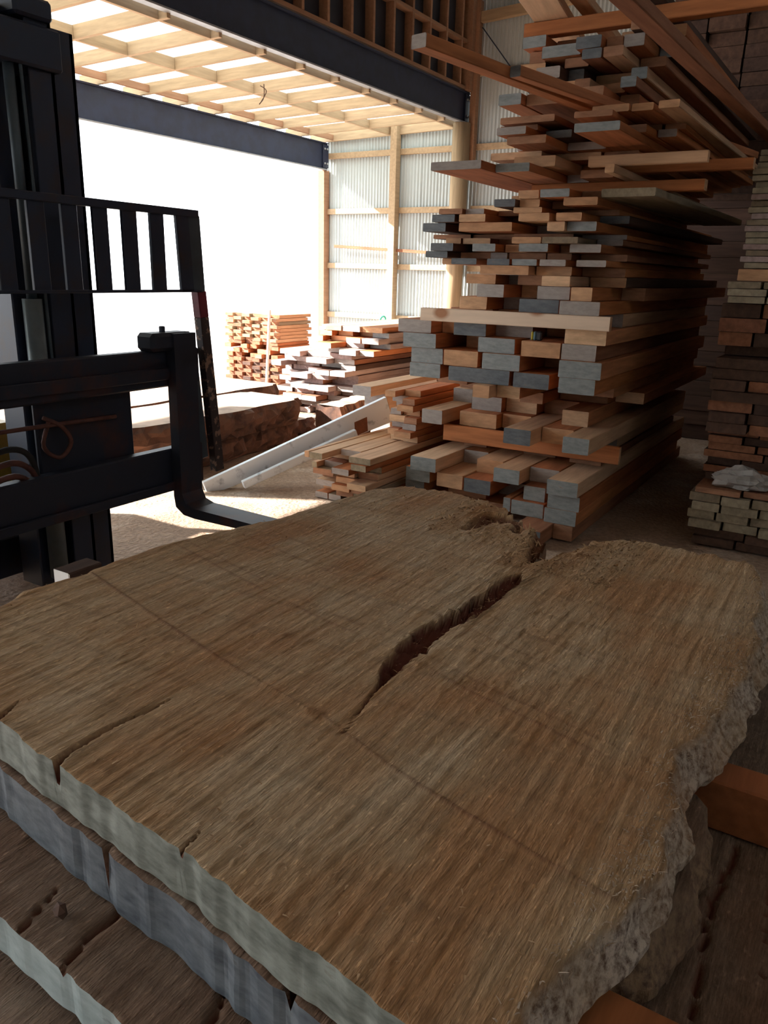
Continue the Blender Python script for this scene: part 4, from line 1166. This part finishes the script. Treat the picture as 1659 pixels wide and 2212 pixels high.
# backrest
bz0, bz1 = 1.53, 1.905
Yb = Yf + 0.02
def vpost(x0, x1): return FP(box('backrest_bar', x0, x1, Yb, Yb + 0.02, bz0, bz1, FORK_BLACK, None, 0.003))
for (a, b) in ((2.425, 2.505), (2.585, 2.67), (2.75, 2.835)): vpost(a, b); vpost(2 * XC - b, 2 * XC - a)
for (a, b) in ((2.265, 2.345), (2.105, 2.185), (1.955, 2.03), (1.815, 1.885)): vpost(a, b)
FP(beam_between('backrest_top_bar', (XC - 1.0, Yb, 1.915), (3.055, Yb, 1.905), 0.03, 0.035, FORK_BLACK))
FP(beam_between('backrest_cross_bar', (XC - 1.0, Yb, 1.535), (3.06, Yb, 1.535), 0.02, 0.014, FORK_BLACK))
for s in (1, -1):
    X = lambda x: XC + s * (x - XC)
    FP(beam_between('backrest_post', (X(2.945), Yb, 1.905), (X(2.965), Yb, 1.53), 0.085, 0.02, FORK_BLACK, up=(0, 1, 0)))
    FP(beam_between('backrest_post', (X(3.03), Yb + .012, 1.895), (X(3.05), Yb + .012, 1.53), 0.088, 0.026, FORK_BLUE, up=(0, 1, 0)))
    FP(beam_between('backrest_post', (X(3.075), Yb + .03, 1.53), (X(3.088), Yb + .03, 1.40), 0.062, 0.05, RED_PAINT, up=(0, 1, 0)))
    FP(beam_between('backrest_post', (X(3.088), Yb + .03, 1.40), (X(3.165), Yb + .03, 0.56), 0.062, 0.05, FORK_PEEL, up=(0, 1, 0)))
    FP(beam_between('side_plate', (X(3.04), Yf + .10, 1.165), (X(3.09), Yf + .10, 0.63), 0.10, 0.02, FORK_BLUE, up=(0, 1, 0)))
    # forks: shank, heel, blade
    xa, xb = X(2.835), X(2.985)
    xa, xb = min(xa, xb), max(xa, xb)
    prof = [(Yf + 0.055, 1.33), (Yf - 0.005, 1.33), (Yf - 0.005, 0.50), (Yf - 0.03, 0.45), (Yf - 0.09, 0.432), (Yf - 1.15, 0.412), (Yf - 1.15, 0.392), (Yf - 0.09, 0.378), (Yf - 0.01, 0.385), (Yf + 0.045, 0.42), (Yf + 0.055, 0.48)]
    vs = [(xa, y, z) for y, z in prof] + [(xb, y, z) for y, z in prof]
    n = len(prof)
    fs = [tuple(range(n)), tuple(range(n, 2 * n))[::-1]] + [((k + 1) % n, k, n + k, n + (k + 1) % n) for k in range(n)]
    # the shank leans a touch: shear in X with height like the real fork sits on the carriage
    vs = [(x - 0.0 * z, y, z) for x, y, z in vs]
    bm = bmesh.new()
    bv = [bm.verts.new(v) for v in vs]
    for f in fs: bm.faces.new([bv[i] for i in f])
    fo = FP(bm_obj('fork', bm, FORK_RUST))
    hk = box('fork_hook', xa - (0.13 if s > 0 else -0.0), xb + (0.0 if s > 0 else 0.13), Yf + 0.005, Yf + 0.13, 1.245, 1.335, FORK_RUST, None, 0.018)
    FP(hk)
    FP(box('latch_pin', (xa + xb) / 2 - 0.10, (xa + xb) / 2 - 0.075, Yf + 0.05, Yf + 0.075, 1.33, 1.365, FORK_BLACK))
# mast: nested channels each side, cross heads, lift cylinder and chain
for s in (1, -1):
    X = lambda x: XC + s * (x - XC)
    for (a, b, ya, yb, z1) in ((2.415, 2.535, 3.20, 3.52, 2.60), (2.28, 2.405, 3.17, 3.42, 2.655)):
        x0, x1 = sorted((X(a), X(b)))
        t = 0.022
        FP(box('mast_rail', x0, x1, ya, ya + t, 0.12, z1, FORK_BLACK, None, 0.003))
        FP(box('mast_rail', x0, x1, yb - t, yb, 0.12, z1, FORK_BLACK, None, 0.003))
        xo0, xo1 = (x1 - t, x1) if s > 0 else (x0, x0 + t)
        FP(box('mast_rail', xo0, xo1, ya, yb, 0.12, z1, FORK_BLACK, None, 0.003))
    x0, x1 = sorted((X(2.14), X(2.265)))
    FP(box('mast_rail', x0, x1, 3.24, 3.40, 0.14, 2.64, FORK_BLACK, None, 0.006))
    FP(cyl('lift_cylinder', (X(2.195), 3.18, 0.2), (X(2.195), 3.18, 1.50), 0.042, CHROME_ROD))
    FP(cyl('lift_rod', (X(2.195), 3.18, 1.50), (X(2.195), 3.18, 2.55), 0.022, FORK_BLUE))
    FP(beam_between('lift_chain', (X(2.255), 3.16, 0.9), (X(2.235), 3.16, 2.55), 0.012, 0.014, FORK_BLUE))
FP(box('mast_crosshead', XC - 0.43, XC + 0.43, 3.14, 3.46, 2.42, 2.58, FORK_BLACK, None, 0.01))
FP(box('mast_cap', XC + 0.22, XC + 0.40, 3.14, 3.30, 2.60, 2.68, FORK_BLACK, None, 0.012))
FP(box('mast_tie', XC - 0.45, XC + 0.45, 3.50, 3.55, 1.9, 1.98, FORK_BLACK, None, 0.005))
FP(box('mast_tie', XC - 0.45, XC + 0.45, 3.50, 3.55, 0.14, 0.34, FORK_BLACK, None, 0.005))
# hoses in front of the carriage plates
for k, (za, dy) in enumerate(((0.80, 0.0), (0.86, 0.03), (0.74, 0.02))):
    FP(tube('hose', [(1.45, 3.12 - dy, 0.62), (1.62, 3.10 - dy, za - 0.05), (1.80, 3.08, za), (1.96, 3.09, za + 0.02), (2.06, 3.11, za - 0.04), (2.10, 3.12, 0.66)], 0.014, HOSE_RED if k != 1 else RUBBER))
FP(tube('hose', [(2.14, 3.11, 0.99), (2.22, 3.09, 0.94), (2.26, 3.09, 0.86), (2.20, 3.1, 0.80), (2.13, 3.11, 0.86), (2.16, 3.10, 0.97)], 0.010, HOSE_RED))
FP(tube('tilt_pipe', [(1.5, 3.10, 0.965), (2.1, 3.10, 0.955), (2.53, 3.10, 0.945)], 0.010, HOSE_RED))
# truck behind the mast
FP(box('chassis', XC - 0.48, XC + 0.48, 3.75, 5.6, 0.32, 0.85, YELLOW_BODY, None, 0.05))
FP(box('counterweight', XC - 0.52, XC + 0.52, 5.45, 6.15, 0.28, 1.25, FORK_BLACK, None, 0.12))
FP(box('hood', XC - 0.38, XC + 0.38, 4.7, 5.44, 0.85, 1.2, YELLOW_BODY, None, 0.06))
FP(box('seat', XC - 0.24, XC + 0.24, 4.65, 5.1, 1.2, 1.3, RUBBER, None, 0.04))
FP(box('seat_back', XC - 0.24, XC + 0.24, 5.08, 5.2, 1.28, 1.7, RUBBER, None, 0.04))
FP(cyl('steering_column', (XC, 4.1, 0.95), (XC, 4.35, 1.35), 0.03, FORK_BLACK))
FP(tube('steering_wheel', [(XC + 0.17 * math.cos(t * .5236), 4.38 + 0.12 * math.sin(t * .5236), 1.37 + 0.10 * math.sin(t * .5236)) for t in range(13)], 0.014, RUBBER))
for sx in (-0.55, 0.55):
    for yy in (3.85, 5.35):
        w = FP(cyl('wheel', (XC + sx - 0.12, yy, 0.33), (XC + sx + 0.12, yy, 0.33), 0.33, RUBBER, None, 28))
        h = cyl('hub', (XC + sx - 0.125, yy, 0.33), (XC + sx + 0.125, yy, 0.33), 0.15, YELLOW_BODY, w, 16)
for sx in (-0.5, 0.5):
    FP(beam_between('guard_post', (XC + sx, 3.85, 0.95), (XC + sx, 4.15, 2.2), 0.06, 0.06, FORK_BLACK))
    FP(beam_between('guard_post', (XC + sx, 5.5, 1.1), (XC + sx, 5.35, 2.2), 0.06, 0.06, FORK_BLACK))
    FP(beam_between('guard_rail', (XC + sx, 4.15, 2.2), (XC + sx, 5.35, 2.2), 0.06, 0.05, FORK_BLACK))
for k in range(6):
    FP(beam_between('guard_bar', (XC - 0.5, 4.18 + k * 0.23, 2.2), (XC + 0.5, 4.18 + k * 0.23, 2.2), 0.03, 0.03, FORK_BLACK))

# ---- things by the wall and the doorway
tarp = box('packaging_sheet', 11.3, 11.75, 6.6, 8.35, 0.66, 0.72, WHITE_CARD); tag(tarp, 'long white sheet of packaging lying by the sunlit wall', 'packaging')
for yy in (6.75, 8.1):
    o = box('trestle', 11.35, 11.7, yy, yy + 0.12, 0.0, 0.657, W_PALE); tag(o, 'pale support block under the white sheet, %s' % ('toward the opening' if yy > 7 else 'toward the stacks'), 'block')
g = tube('green_rope', [(11.70, 7.32, 0.745), (11.68, 7.34, 0.86), (11.70, 7.30, 0.93), (11.72, 7.26, 0.90), (11.71, 7.28, 0.80), (11.69, 7.36, 0.735)], 0.016, plain('green_rope', (0.03, 0.25, 0.16), 0.8))
tag(g, 'loop of green rope at the foot of the wall stud', 'rope')
